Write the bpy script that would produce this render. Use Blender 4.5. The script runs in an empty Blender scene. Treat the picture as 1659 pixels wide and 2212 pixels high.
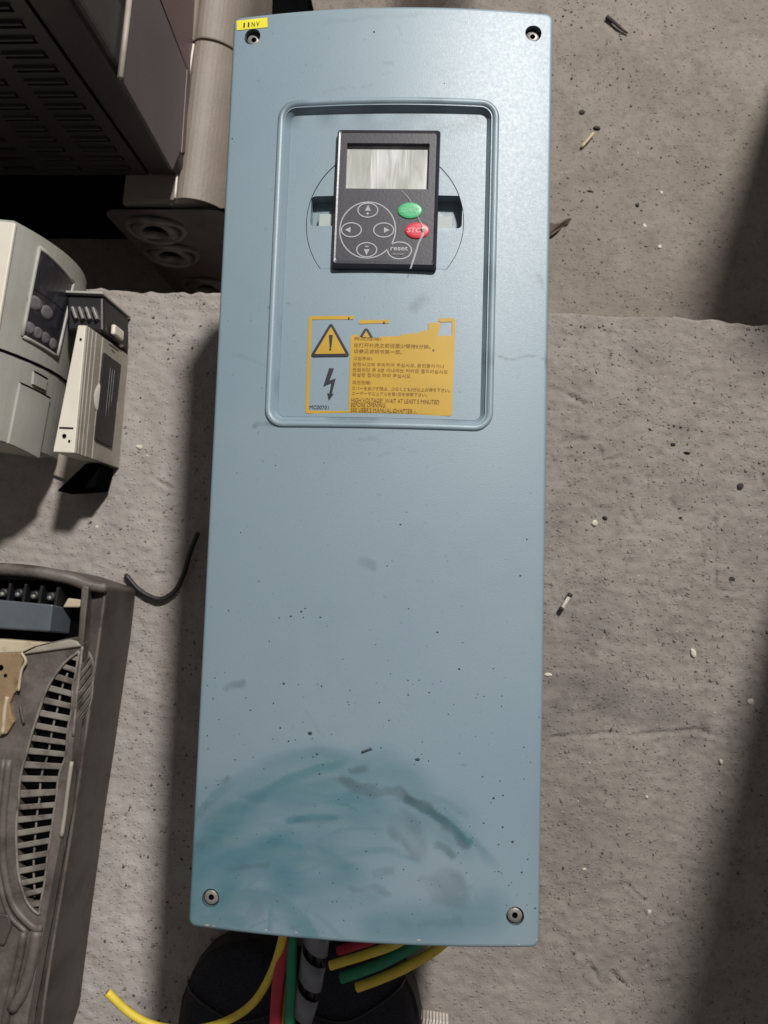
import bpy, bmesh, math, random
import numpy as np
from mathutils import Vector, Matrix
from mathutils.geometry import delaunay_2d_cdt

random.seed(7); rng = np.random.default_rng(7)
SC = bpy.context.scene
COL = SC.collection

# ---------------------------------------------------------------- camera
Z0 = 0.235                                   # height of the cover's corners above the concrete
R = np.array([[0.99764359, 0.03212334, -0.06062469],
              [-0.02710545, 0.99627599, 0.08185011],
              [0.06302822, -0.08001398, 0.99479908]])      # world -> camera
CAM = np.array([0.03335511, -0.06935031, 0.44715731 + Z0])
F, CX, CY = 1670.0, 829.5, 1106.0            # focal length and centre in 1659 x 2212 units
cam = bpy.data.cameras.new('camera'); cam_o = bpy.data.objects.new('camera', cam); COL.objects.link(cam_o)
cam.sensor_fit = 'VERTICAL'; cam.sensor_height = 36; cam.lens = F / 2212 * 36
cam.clip_start = 0.02; cam.clip_end = 60
mw = np.eye(4); mw[:3, :3] = R.T; mw[:3, 3] = CAM
cam_o.matrix_world = Matrix(mw.tolist())
cam.dof.use_dof = True; cam.dof.focus_distance = 0.455; cam.dof.aperture_fstop = 17
SC.camera = cam_o

def ray(u, v):
    d = R.T @ np.array([(u - CX) / F, (CY - v) / F, -1.0]); return d
def P(u, v, z):
    d = ray(u, v); t = (z - CAM[2]) / d[2]; return CAM + t * d
def PL(u, v, p, n):
    d = ray(u, v); p = np.asarray(p); n = np.asarray(n); return CAM + d * (np.dot(p - CAM, n) / np.dot(d, n))
def proj(w):
    c = R @ (np.asarray(w) - CAM); return np.array([CX + F * c[0] / -c[2], CY - F * c[1] / -c[2]])
def px2st(S, u, v, s=.5, t=.5):
    for _ in range(25):
        b = proj(S(s, t)); e = np.array([u, v]) - b
        J = np.c_[(proj(S(s + 1e-4, t)) - b) / 1e-4, (proj(S(s, t + 1e-4)) - b) / 1e-4]
        d = np.linalg.solve(J, e); s += d[0]; t += d[1]
    return s, t

# ---------------------------------------------------------------- light
W = bpy.data.worlds.new('World'); SC.world = W; W.use_nodes = True
bg = W.node_tree.nodes['Background']; bg.inputs[0].default_value = (1.0, 0.95, 0.92, 1); bg.inputs[1].default_value = 0.16
LDIR = np.array([0.34, 0.68, 1.0])           # towards the lamp
LPOS = LDIR * 2.2
la = bpy.data.lights.new('ceiling_lamp', 'AREA'); la.shape = 'DISK'; la.size = 0.20; la.energy = 100; la.color = (1.0, 0.98, 0.955)
lo = bpy.data.objects.new('ceiling_lamp', la); COL.objects.link(lo); lo.location = LPOS
lo.rotation_euler = Vector(LDIR).to_track_quat('Z', 'Y').to_euler()
SC.view_settings.view_transform = 'Standard'; SC.view_settings.look = 'None'
SC.view_settings.exposure = 0; SC.view_settings.gamma = 1; SC.view_settings.use_curve_mapping = False
SC.cycles.use_denoising = True
SC.cycles.max_bounces = 6

# ---------------------------------------------------------------- materials
def lin(r, g, b):
    f = lambda c: (c / 255 / 12.92) if c / 255 <= .04045 else ((c / 255 + .055) / 1.055) ** 2.4
    return (f(r), f(g), f(b), 1)
class NT:
    def __init__(s, name):
        s.m = bpy.data.materials.new(name); s.m.use_nodes = True; s.t = s.m.node_tree
        s.b = s.t.nodes['Principled BSDF']; s.tc = None
    def n(s, ty, **kw):
        nd = s.t.nodes.new(ty)
        for k, v in kw.items():
            if k in nd.inputs.keys(): nd.inputs[k].default_value = v
            else: setattr(nd, k, v)
        return nd
    def l(s, a, b): s.t.links.new(a, b)
    def co(s, scale=(1, 1, 1)):
        if not s.tc: s.tc = s.n('ShaderNodeNewGeometry')
        mp = s.n('ShaderNodeMapping'); mp.inputs['Scale'].default_value = scale
        s.l(s.tc.outputs['Position'], mp.inputs['Vector']); return mp.outputs[0]
    def noise(s, sc, det=4, ro=.55, scale=(1, 1, 1), dist=0):
        nd = s.n('ShaderNodeTexNoise'); nd.inputs['Scale'].default_value = sc; nd.inputs['Detail'].default_value = det
        nd.inputs['Roughness'].default_value = ro; nd.inputs['Distortion'].default_value = dist
        s.l(s.co(scale), nd.inputs['Vector']); return nd.outputs['Fac']
    def ramp(s, fac, a, b, ca=(0, 0, 0, 1), cb=(1, 1, 1, 1)):
        r = s.n('ShaderNodeValToRGB'); r.color_ramp.elements[0].position = a; r.color_ramp.elements[1].position = b
        r.color_ramp.elements[0].color = ca; r.color_ramp.elements[1].color = cb; s.l(fac, r.inputs[0]); return r.outputs[0]
    def mix(s, fac, a, b, mode='MIX'):
        m = s.n('ShaderNodeMix', data_type='RGBA', blend_type=mode)
        for i, x in ((0, fac), (6, a), (7, b)):
            if isinstance(x, (int, float)): m.inputs[i].default_value = x
            elif isinstance(x, tuple): m.inputs[i].default_value = x
            else: s.l(x, m.inputs[i])
        return m.outputs[2]
    def mul(s, a, k):
        m = s.n('ShaderNodeMath', operation='MULTIPLY'); s.l(a, m.inputs[0])
        if isinstance(k, (int, float)): m.inputs[1].default_value = k
        else: s.l(k, m.inputs[1])
        return m.outputs[0]
    def bump(s, h, dist, strength=1.0, prev=None):
        b = s.n('ShaderNodeBump'); b.inputs['Strength'].default_value = strength; b.inputs['Distance'].default_value = dist
        s.l(h, b.inputs['Height'])
        if prev: s.l(prev, b.inputs['Normal'])
        return b.outputs[0]
    def attr(s, name):
        a = s.n('ShaderNodeAttribute', attribute_name=name); return a.outputs['Fac']
def simple(name, c, rough=.5, metal=0, var=.12, vs=60, bump=0, bs=400, spec=.5, dirt=None, dirt_a=.5, dirt_b=.75, ds=25):
    q = NT(name); b = q.b
    c2 = tuple(max(0, x * (1 - var)) for x in c[:3]) + (1,); c1 = tuple(min(1, x * (1 + var)) for x in c[:3]) + (1,)
    col = q.mix(q.ramp(q.noise(vs, 5), .35, .65), c2, c1)
    if dirt: col = q.mix(q.ramp(q.noise(ds, 6, .65), dirt_a, dirt_b), col, dirt)
    q.l(col, b.inputs['Base Color'])
    b.inputs['Roughness'].default_value = rough; b.inputs['Metallic'].default_value = metal
    b.inputs['Specular IOR Level'].default_value = spec
    if bump: q.l(q.bump(q.noise(bs, 3), bump), b.inputs['Normal'])
    return q.m

def paint_mat():
    q = NT('blue_grey_paint'); b = q.b
    base = q.mix(q.ramp(q.noise(9, 4), .3, .7), lin(113, 131, 141), lin(119, 136, 145))
    teal = q.mix(q.ramp(q.noise(55, 5, .6, (.35, 1.6, 1)), .3, .7), lin(52, 98, 114), lin(78, 112, 117))
    streak = q.ramp(q.noise(60, 4, .5, (.5, 1.2, 1), .4), .0, .40)
    tm = q.mul(q.attr('teal'), streak)
    c = q.mix(tm, base, teal)
    gm = q.mul(q.attr('grime'), q.ramp(q.noise(110, 4, .6), .15, .42))
    c = q.mix(gm, c, lin(56, 76, 80))
    sp = q.ramp(q.noise(420, 2, .5), .70, .76)
    c = q.mix(q.mul(sp, .35), c, lin(70, 82, 88))
    q.l(c, b.inputs['Base Color'])
    b.inputs['Specular IOR Level'].default_value = .75
    rr = q.n('ShaderNodeMapRange'); q.l(q.noise(500, 3, .6), rr.inputs[0]); rr.inputs[3].default_value = .40; rr.inputs[4].default_value = .56
    rs = q.n('ShaderNodeMath', operation='SUBTRACT'); q.l(rr.outputs[0], rs.inputs[0]); q.l(q.mul(tm, .10), rs.inputs[1]); q.l(rs.outputs[0], b.inputs['Roughness'])
    n1 = q.bump(q.noise(1500, 2, .6), .00016, .45)
    q.l(n1, b.inputs['Normal'])
    return q.m
def concrete_mat(name, c1, c2, c3, cd):
    q = NT(name); b = q.b
    c = q.mix(q.ramp(q.noise(6, 6, .65), .38, .62), c1, c2)
    c = q.mix(q.mul(q.ramp(q.noise(3.2, 7, .7, dist=1.5), .50, .60), .45), c, c3)
    c = q.mix(q.ramp(q.noise(22, 6, .65, dist=.6), .48, .72), c, c3)
    c = q.mix(q.mul(q.ramp(q.noise(110, 5, .7), .5, .68), .55), c, cd)
    def cells(sc, lo, hi, keep):
        v = q.n('ShaderNodeTexVoronoi'); v.inputs['Scale'].default_value = sc; q.l(q.co((1, 1.25, 1)), v.inputs['Vector'])
        sp = q.n('ShaderNodeSeparateColor'); q.l(v.outputs['Color'], sp.inputs[0])
        return q.mul(q.ramp(v.outputs['Distance'], lo, hi, (1, 1, 1, 1), (0, 0, 0, 1)), q.ramp(sp.outputs[0], keep, keep + .05))
    pit = cells(210, .10, .36, .80)
    zone = q.ramp(q.noise(11, 4, .6), .42, .62)
    pit2 = cells(75, .05, .22, .80)
    c = q.mix(q.mul(pit2, .45), c, tuple(x * .7 for x in cd[:3]) + (1,))
    c = q.mix(q.mul(q.mul(pit, zone), .55), c, tuple(x * .6 for x in cd[:3]) + (1,))
    w = q.ramp(q.noise(520, 2, .5), .735, .76)
    c = q.mix(q.mul(w, .6), c, lin(205, 198, 190))
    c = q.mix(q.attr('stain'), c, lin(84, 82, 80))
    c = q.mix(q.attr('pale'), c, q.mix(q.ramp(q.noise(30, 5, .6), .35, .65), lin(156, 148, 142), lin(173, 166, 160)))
    q.l(c, b.inputs['Base Color']); b.inputs['Roughness'].default_value = .92; b.inputs['Specular IOR Level'].default_value = .2
    n1 = q.bump(q.noise(230, 5, .7), .0010, .9)
    inv = q.n('ShaderNodeMath', operation='SUBTRACT'); inv.inputs[0].default_value = 1; q.l(q.mul(pit, zone), inv.inputs[1])
    n1 = q.bump(inv.outputs[0], .0008, .9, n1)
    crumb = cells(330, .1, .5, .72)
    n1 = q.bump(crumb, .0007, .9, n1)
    n2 = q.bump(q.noise(900, 3, .7, (1, 1.3, 1)), .0006, .7, n1)
    q.l(n2, b.inputs['Normal'])
    return q.m

M = {}
M['paint'] = paint_mat()
M['concrete'] = concrete_mat('dusty_concrete', lin(132, 124, 117), lin(142, 134, 127), lin(122, 114, 108), lin(109, 102, 96))
M['concrete_low'] = concrete_mat('dirty_lower_concrete', lin(126, 117, 108), lin(136, 127, 118), lin(117, 108, 100), lin(103, 95, 88))
M['side_metal'] = simple('grey_painted_steel', lin(82, 96, 104), .5, 0, .1, 40, .0002)
M['black'] = simple('black_plastic', lin(24, 23, 24), .5, 0, .15, 80, .0001, 700)
M['void'] = simple('dark_inside_and_shade', lin(9, 9, 9), .9, 0, .2, 60, 0, 400, .0)  # near-black for hollow insides and for painted shade
M['keypad'] = simple('keypad_charcoal', lin(56, 55, 60), .38, 0, .05, 60, .00006, 600)
M['keypad_edge'] = simple('keypad_edge', lin(36, 36, 44), .35, 0, .08, 60, .00005, 600)
M['print_grey'] = simple('printed_grey', lin(150, 150, 152), .5, 0, .06)
M['print_dim'] = simple('printed_dim_grey', lin(112, 112, 115), .5, 0, .06)
M['start'] = simple('green_button', lin(70, 165, 108), .4, 0, .08, 200)
M['start_text'] = simple('green_button_text', lin(108, 182, 136), .5, 0, .05)
M['stop'] = simple('red_button', lin(190, 46, 62), .4, 0, .08, 200)
M['stop_text'] = simple('red_button_text', lin(222, 140, 146), .5, 0, .05)
M['sticker'] = simple('amber_sticker', lin(172, 138, 44), .5, 0, .06, 30, 0, 400, .4, lin(190, 140, 50), .62, .8, 60)
M['sticker_black'] = simple('sticker_black', lin(28, 28, 40), .5, 0, .1)
M['sticker_brown'] = simple('sticker_text_brown', lin(122, 80, 24), .6, 0, .1)
M['yellow_tape'] = simple('yellow_label_tape', lin(218, 206, 62), .35, 0, .05, 40)
M['steel'] = simple('zinc_screw', lin(128, 123, 118), .45, .3, .15, 300, .0001, 600)
M['beige'] = simple('beige_plastic', lin(157, 155, 147), .5, 0, .06, 30, .00012, 500, .4, lin(150, 142, 126), .55, .8, 18)
M['beige_light'] = simple('pale_and_lit_beige', lin(205, 198, 184), .5, 0, .05, 30, .0001, 500)  # pale parts, and upward faces painted as lit
M['latch_grey'] = simple('grey_latch', lin(150, 158, 156), .5, 0, .05)
M['beige_dark'] = simple('grey_beige_plastic', lin(150, 142, 130), .5, 0, .1, 25, .00015, 400, .4, lin(120, 110, 98), .5, .8, 30)
M['brown'] = simple('grimy_brown_grey_plastic', lin(101, 94, 88), .5, 0, .12, 22, .00025, 350, .4, lin(66, 57, 52), .42, .66, 34)
M['brown_dark'] = simple('grimy_dark_plastic', lin(76, 69, 65), .5, 0, .1, 20, .0002, 350, .45, lin(56, 47, 44), .45, .7, 26)
M['brown_slat'] = simple('grimy_grille_plastic', lin(124, 118, 110), .5, 0, .14, 45, .0002, 350, .4, lin(72, 63, 58), .45, .7, 60)
M['tan'] = simple('stained_tan_plate', lin(138, 116, 88), .6, 0, .12, 40, .0004, 250, .3, lin(84, 66, 50), .55, .72, 70)
M['cream'] = simple('dusty_cream_plate', lin(178, 165, 140), .6, 0, .1, 40, .0002, 250, .3, lin(120, 104, 84), .55, .75, 60)
M['slate'] = simple('blue_grey_block', lin(80, 87, 93), .45, 0, .07, 60, .0001)
M['dark_panel'] = simple('dark_grey_steel', lin(48, 45, 44), .5, 0, .08, 15, .0002, 250)
M['dim_panel'] = simple('purple_grey_steel', lin(86, 78, 78), .5, 0, .08, 12, .0002, 250)
M['red_brown'] = simple('red_brown_panel', lin(92, 74, 74), .5, 0, .08, 15, .0002)
M['dusty_beige'] = simple('dusty_beige_cover', lin(120, 110, 101), .55, 0, .08, 18, .0004, 200, .35, lin(118, 106, 94), .5, .75, 35)
M['dark_glass'] = simple('dark_keypad_film', lin(40, 39, 43), .2, 0, .15, 60, .0001, 120, .6, lin(70, 68, 72), .55, .75, 90)
M['rubber_button'] = simple('worn_grey_button', lin(104, 100, 101), .6, 0, .2, 160)
M['red'] = simple('red_wire_skin', lin(172, 30, 54), .6, 0, .05, 120, .0001, 400)
M['green'] = simple('green_wire_skin', lin(24, 122, 88), .6, 0, .06, 120, .0001, 400)
M['yellow'] = simple('yellow_wire_skin', lin(212, 188, 66), .55, 0, .06, 120, .0001, 400, .4, lin(150, 128, 30), .66, .8, 140)
M['black_wire'] = simple('black_wire_skin', lin(34, 33, 33), .5, 0, .2, 100, .0001, 300)
M['copper'] = simple('copper_strands', lin(176, 104, 62), .35, .9, .2, 500, .0002, 900)
M['shoe'] = simple('black_knit_fabric', lin(46, 46, 53), .85, 0, .3, 700, .0012, 650, .2)
M['shoe_sole'] = simple('dark_rubber', lin(44, 42, 42), .7, 0, .15, 80, .0003, 300)
M['white_rubber'] = simple('white_rubber', lin(206, 196, 186), .6, 0, .06, 80)
M['white_chip'] = simple('white_chip', lin(200, 190, 177), .8, 0, .12, 300, 0, 400, .3, lin(104, 94, 84), .52, .68, 260)
M['dark_chip'] = simple('dark_chip', lin(46, 41, 37), .8, 0, .25, 300)
M['wood'] = simple('splinter_wood', lin(186, 168, 138), .8, 0, .1, 300)
M['leaf'] = simple('brown_shape', lin(84, 68, 58), .8, 0, .15, 100)
M['dark_grain'] = simple('dark_sand_grain', lin(76, 69, 63), .9, 0, .3, 300)
M['speck'] = simple('dirt_speck', lin(44, 56, 62), .8, 0, .3, 500)
def wrap_mat():
    q = NT('clear_spiral_plastic'); b = q.b
    b.inputs['Base Color'].default_value = lin(150, 150, 158); b.inputs['Roughness'].default_value = .36
    b.inputs['Transmission Weight'].default_value = .35; b.inputs['IOR'].default_value = 1.3
    return q.m
M['wrap'] = wrap_mat()
def film_mat():
    q = NT('creased_screen_film'); b = q.b
    n = q.noise(45, 2, .5, (1, .22, 1), 1.2)
    n2 = q.noise(150, 2, .5, (1, .12, 1), 1.6)
    c = q.mix(q.ramp(n, .38, .58), lin(150, 152, 144), lin(184, 184, 182))  # pale greys paint in the ceiling's reflection on the film
    line = q.ramp(n2, .60, .66)
    c = q.mix(q.mul(line, .35), c, lin(120, 118, 112))
    q.l(c, b.inputs['Base Color']); b.inputs['Roughness'].default_value = .34
    q.l(q.bump(n2, .0006, .4), b.inputs['Normal'])
    return q.m
M['film'] = film_mat()
def clear_mat():
    q = NT('loose_clear_film'); b = q.b
    b.inputs['Base Color'].default_value = (.9, .9, .9, 1); b.inputs['Roughness'].default_value = .12
    b.inputs['Alpha'].default_value = .38; return q.m
M['clear'] = clear_mat()

# ---------------------------------------------------------------- object helpers
def root_loc(o):
    v = Vector((0, 0, 0))
    while o: v += o.location; o = o.parent
    return v
def link(name, me, mat, parent=None, smooth=False):
    if mat: me.materials.append(M[mat])
    if smooth:
        for p in me.polygons: p.use_smooth = True
    o = bpy.data.objects.new(name, me); COL.objects.link(o)
    if parent:
        o.parent = parent; d = root_loc(parent)
        if d.length: me.transform(Matrix.Translation(-d))
    return o
def mesh(name, vs, fs, mat, parent=None, smooth=False, bevel=0, seg=2):
    me = bpy.data.meshes.new(name); me.from_pydata([tuple(map(float, v)) for v in vs], [], [tuple(f) for f in fs]); me.update()
    bm = bmesh.new(); bm.from_mesh(me); bmesh.ops.remove_doubles(bm, verts=bm.verts, dist=1e-7)
    bmesh.ops.recalc_face_normals(bm, faces=bm.faces)
    if bevel:
        es = [e for e in bm.edges if e.is_manifold and e.calc_face_angle(0) > .5]
        bmesh.ops.bevel(bm, geom=es, offset=bevel, segments=seg, profile=.5, affect='EDGES', clamp_overlap=True)
    bm.to_mesh(me); bm.free()
    o = link(name, me, mat, parent, smooth)
    return o
def thing(name, label, cat, loc, group=None):
    o = bpy.data.objects.new(name, None); COL.objects.link(o); o.location = tuple(map(float, loc)); o.empty_display_size = .02
    o['label'] = label; o['category'] = cat
    if group: o['group'] = group
    return o
def tag(o, label, cat, group=None):
    o['label'] = label; o['category'] = cat
    if group: o['group'] = group
    c = sum((Vector(v.co) for v in o.data.vertices), Vector()) / max(1, len(o.data.vertices))
    zmin = min(v.co.z for v in o.data.vertices); c.z = zmin
    o.data.transform(Matrix.Translation(-c)); o.location = c
    return o
def hexa(name, bot, top, mat, parent=None, bevel=0):
    n = len(bot); vs = list(bot) + list(top)
    fs = [tuple(range(n))[::-1], tuple(range(n, 2 * n))] + [(i, (i + 1) % n, n + (i + 1) % n, n + i) for i in range(n)]
    return mesh(name, vs, fs, mat, parent, bevel=bevel)
def prism(name, poly, z0, z1, mat, parent=None, bevel=0):
    """poly: plan points (x, y[, z]); extruded from z0 to z1"""
    bot = [(p[0], p[1], z0) for p in poly]; top = [(p[0], p[1], z1 if len(p) < 3 or z1 is not None else p[2]) for p in poly]
    return hexa(name, bot, top, mat, parent, bevel)
def box(name, c, s, mat, parent=None, bevel=0, rz=0):
    ca, sa = math.cos(rz), math.sin(rz)
    q = [(-1, -1), (1, -1), (1, 1), (-1, 1)]
    pl = [(c[0] + (a * s[0] * ca - b * s[1] * sa) / 2, c[1] + (a * s[0] * sa + b * s[1] * ca) / 2) for a, b in q]
    return prism(name, pl, c[2] - s[2] / 2, c[2] + s[2] / 2, mat, parent, bevel)
def slabquad(name, pts, nrm, th, mat, parent=None, bevel=0):
    """flat polygon in space given a thickness towards -nrm"""
    nrm = np.asarray(nrm, float); nrm /= np.linalg.norm(nrm)
    top = [np.asarray(p) for p in pts]; bot = [p - nrm * th for p in top]
    return hexa(name, bot, top, mat, parent, bevel)
def catmull(pts, n=10):
    p = [np.asarray(x, float) for x in pts]; p = [2 * p[0] - p[1]] + p + [2 * p[-1] - p[-2]]; out = []
    for i in range(1, len(p) - 2):
        for k in range(n):
            t = k / n
            out.append(.5 * ((2 * p[i]) + (-p[i - 1] + p[i + 1]) * t + (2 * p[i - 1] - 5 * p[i] + 4 * p[i + 1] - p[i + 2]) * t * t + (-p[i - 1] + 3 * p[i] - 3 * p[i + 1] + p[i + 2]) * t ** 3))
    out.append(p[-2]); return out
def frames(path):
    fr = []; prev = None
    for i in range(len(path)):
        t = path[min(i + 1, len(path) - 1)] - path[max(i - 1, 0)]; t = t / np.linalg.norm(t)
        if prev is None:
            a = np.array([0, 0, 1.0]) if abs(t[2]) < .9 else np.array([1.0, 0, 0])
            n = np.cross(t, a)
        else: n = prev - t * np.dot(prev, t)
        n /= np.linalg.norm(n); prev = n; fr.append((t, n, np.cross(t, n)))
    return fr
def tube(name, pts, r, mat, parent=None, seg=14, sm=10, closed=False):
    path = catmull(pts, sm) if sm else [np.asarray(p, float) for p in pts]
    fr = frames(path); vs = []; fs = []; n = len(path)
    for i, (p, (t, a, b)) in enumerate(zip(path, fr)):
        rr = r(i / (n - 1)) if callable(r) else r
        for k in range(seg):
            g = 2 * math.pi * k / seg; vs.append(p + rr * (math.cos(g) * a + math.sin(g) * b))
    for i in range(n - 1):
        for k in range(seg):
            fs.append((i * seg + k, i * seg + (k + 1) % seg, (i + 1) * seg + (k + 1) % seg, (i + 1) * seg + k))
    fs.append(tuple(range(seg))[::-1]); fs.append(tuple((n - 1) * seg + k for k in range(seg)))
    o = mesh(name, vs, fs, mat, parent, smooth=True)
    return o
def rrect(x0, x1, y0, y1, r, n=6):
    out = []
    for cx, cy, a0 in ((x1 - r, y1 - r, 0), (x0 + r, y1 - r, 90), (x0 + r, y0 + r, 180), (x1 - r, y0 + r, 270)):
        for k in range(n + 1):
            a = math.radians(a0 + 90 * k / n); out.append((cx + r * math.cos(a), cy + r * math.sin(a)))
    return out
def dens(loop, step):
    out = []
    for i in range(len(loop)):
        a = np.array(loop[i][:2]); b = np.array(loop[(i + 1) % len(loop)][:2]); k = max(1, int(np.ceil(np.linalg.norm(b - a) / step)))
        for j in range(k): out.append(tuple(a + (b - a) * j / k))
    return out
def inpoly(X, Y, loop):
    ins = np.zeros(X.shape, bool); n = len(loop)
    for i in range(n):
        x1, y1 = loop[i][:2]; x2, y2 = loop[(i + 1) % n][:2]
        if y1 == y2: continue
        c = ((y1 > Y) != (y2 > Y)) & (X < (x2 - x1) * (Y - y1) / (y2 - y1) + x1); ins ^= c
    return ins
def tri2d(outer, holes, grid, dstep=None):
    """constrained triangulation of a polygon with holes and interior grid points"""
    loops = [outer] + list(holes)
    if dstep: loops = [dens(l, dstep) for l in loops]
    pts = []; edges = []
    for l in loops:
        b = len(pts); pts += [tuple(p[:2]) for p in l]; edges += [(b + i, b + (i + 1) % len(l)) for i in range(len(l))]
    if grid:
        o = np.array(outer)[:, :2]; x0, y0 = o.min(0); x1, y1 = o.max(0)
        gx, gy = np.meshgrid(np.arange(x0 + grid / 2, x1, grid), np.arange(y0 + grid / 2, y1, grid)); gx = gx.ravel(); gy = gy.ravel()
        gx = gx + rng.uniform(-.2, .2, gx.size) * grid; gy = gy + rng.uniform(-.2, .2, gy.size) * grid
        ok = inpoly(gx, gy, loops[0])
        for h in loops[1:]: ok &= ~inpoly(gx, gy, h)
        al = np.array(pts)
        for x, y in zip(gx[ok], gy[ok]):
            pts.append((x, y))
    V, E_, Fc, *_ = delaunay_2d_cdt([Vector(p) for p in pts], edges, [], 0, 1e-8)
    V = np.array([(v.x, v.y) for v in V]); Fc = np.array([f for f in Fc])
    c = V[Fc].mean(1); ok = inpoly(c[:, 0], c[:, 1], loops[0])
    for h in loops[1:]: ok &= ~inpoly(c[:, 0], c[:, 1], h)
    return V, Fc[ok]
def sheet(name, outer, holes, zf, mat, parent, grid=.004, th=0, dstep=None, attrs=None, smooth=True):
    V, T = tri2d(outer, holes, grid, dstep)
    z = zf(V[:, 0], V[:, 1]); n = len(V)
    vs = [(x, y, zz) for (x, y), zz in zip(V, z)]
    fs = [tuple(t) for t in T]
    if th:
        cnt = {}
        for t in T:
            for i in range(3):
                e = (t[i], t[(i + 1) % 3]); cnt[tuple(sorted(e))] = cnt.get(tuple(sorted(e)), []) + [e]
        vs += [(x, y, zz - th) for (x, y), zz in zip(V, z)]
        fs += [(a, b, a + n, ) for a, b in []]
        for k, e in cnt.items():
            if len(e) == 1: a, b = e[0]; fs.append((b, a, a + n, b + n))
    me = bpy.data.meshes.new(name); me.from_pydata([tuple(map(float, v)) for v in vs], [], [tuple(int(i) for i in f) for f in fs]); me.update()
    bm = bmesh.new(); bm.from_mesh(me)
    loose = [v for v in bm.verts if not v.link_faces]
    X = None
    bmesh.ops.delete(bm, geom=loose, context='VERTS')
    if smooth:
        for f in bm.faces: f.smooth = len(f.verts) == 3
        for e in bm.edges:
            if len(e.link_faces) == 2 and e.calc_face_angle(0) > .6: e.smooth = False
    bm.to_mesh(me); bm.free()
    if attrs:
        co = np.empty(len(me.vertices) * 3, 'f'); me.vertices.foreach_get('co', co); co = co.reshape(-1, 3)
        for an, fn in attrs.items():
            a = me.attributes.new(an, 'FLOAT', 'POINT'); a.data.foreach_set('value', fn(co[:, 0], co[:, 1]).astype('f'))
    return link(name, me, mat, parent)
def text2d(body, bold=0):
    cu = bpy.data.curves.new('txt', 'FONT'); cu.body = body; cu.resolution_u = 3; cu.offset = bold
    o = bpy.data.objects.new('txt', cu); COL.objects.link(o)
    me = bpy.data.meshes.new_from_object(o.evaluated_get(bpy.context.evaluated_depsgraph_get()))
    vs = np.array([v.co[:2] for v in me.vertices]); fs = [tuple(p.vertices) for p in me.polygons]
    bpy.data.objects.remove(o); bpy.data.curves.remove(cu); bpy.data.meshes.remove(me)
    vs -= vs.min(0); sx = vs[:, 0].max(); sy = vs[:, 1].max()
    return vs / np.array([sx, sy]), fs          # unit box
def text(name, body, o, ex, ey, surf, mat, parent, off):
    """unit text laid from plan point o along ex (width) and ey (height) onto surface height function"""
    vs, fs = text2d(body); p = np.array(o)[:2] + vs[:, :1] * np.array(ex)[:2] + vs[:, 1:] * np.array(ey)[:2]
    z = surf(p[:, 0], p[:, 1]) + off
    me = bpy.data.meshes.new(name); me.from_pydata([(float(a), float(b), float(c)) for (a, b), c in zip(p, z)], [], fs); me.update()
    return link(name, me, mat, parent)
def join(name, objs, mat, parent, kind=None):
    vs = []; fs = []
    for v, f in objs:
        b = len(vs); vs += list(v); fs += [tuple(i + b for i in q) for q in f]
    o = mesh(name, vs, fs, mat, parent)
    if kind: o['kind'] = kind
    return o

# ================================================================ ground
e0, e1 = P(330, 628, 0), P(1580, 697, 0)
EX = (e1 - e0) / np.linalg.norm(e1 - e0)
def edge_y(x): return e0[1] + (x - e0[0]) * EX[1] / EX[0]
def vnoise(x, y, s, seed):
    g = np.random.default_rng(seed).uniform(-1, 1, (256, 256)); x = x * s + 71.3; y = y * s + 53.7
    xi = np.floor(x).astype(int); yi = np.floor(y).astype(int); fx = x - xi; fy = y - yi
    fx = fx * fx * (3 - 2 * fx); fy = fy * fy * (3 - 2 * fy); G = lambda a, b: g[a % 256, b % 256]
    return (G(xi, yi) * (1 - fx) + G(xi + 1, yi) * fx) * (1 - fy) + (G(xi, yi + 1) * (1 - fx) + G(xi + 1, yi + 1) * fx) * fy
def seg_d(x, y, pts):
    d = np.full(x.shape, 9.0)
    for a, b in zip(pts[:-1], pts[1:]):
        a = np.asarray(a)[:2]; b = np.asarray(b)[:2]; ab = b - a; t = np.clip(((x - a[0]) * ab[0] + (y - a[1]) * ab[1]) / ab.dot(ab), 0, 1)
        d = np.minimum(d, np.hypot(x - a[0] - t * ab[0], y - a[1] - t * ab[1]))
    return d
def pp(lst, z=0): return [P(u, v, z) for u, v in lst]
def relief(x, y, sd):
    return (.0016 * vnoise(x, y, 14, sd) + .0007 * vnoise(x, y, 45, sd + 1) + .0004 * vnoise(x + .3 * y, y, 150, sd + 2)
            + .0012 * np.minimum(0, vnoise(x, y, 190, sd + 3) + .5) + .0004 * vnoise(x, y, 260, sd + 7) + .0004 * vnoise(x * .35, y, 300, sd + 4))
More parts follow.
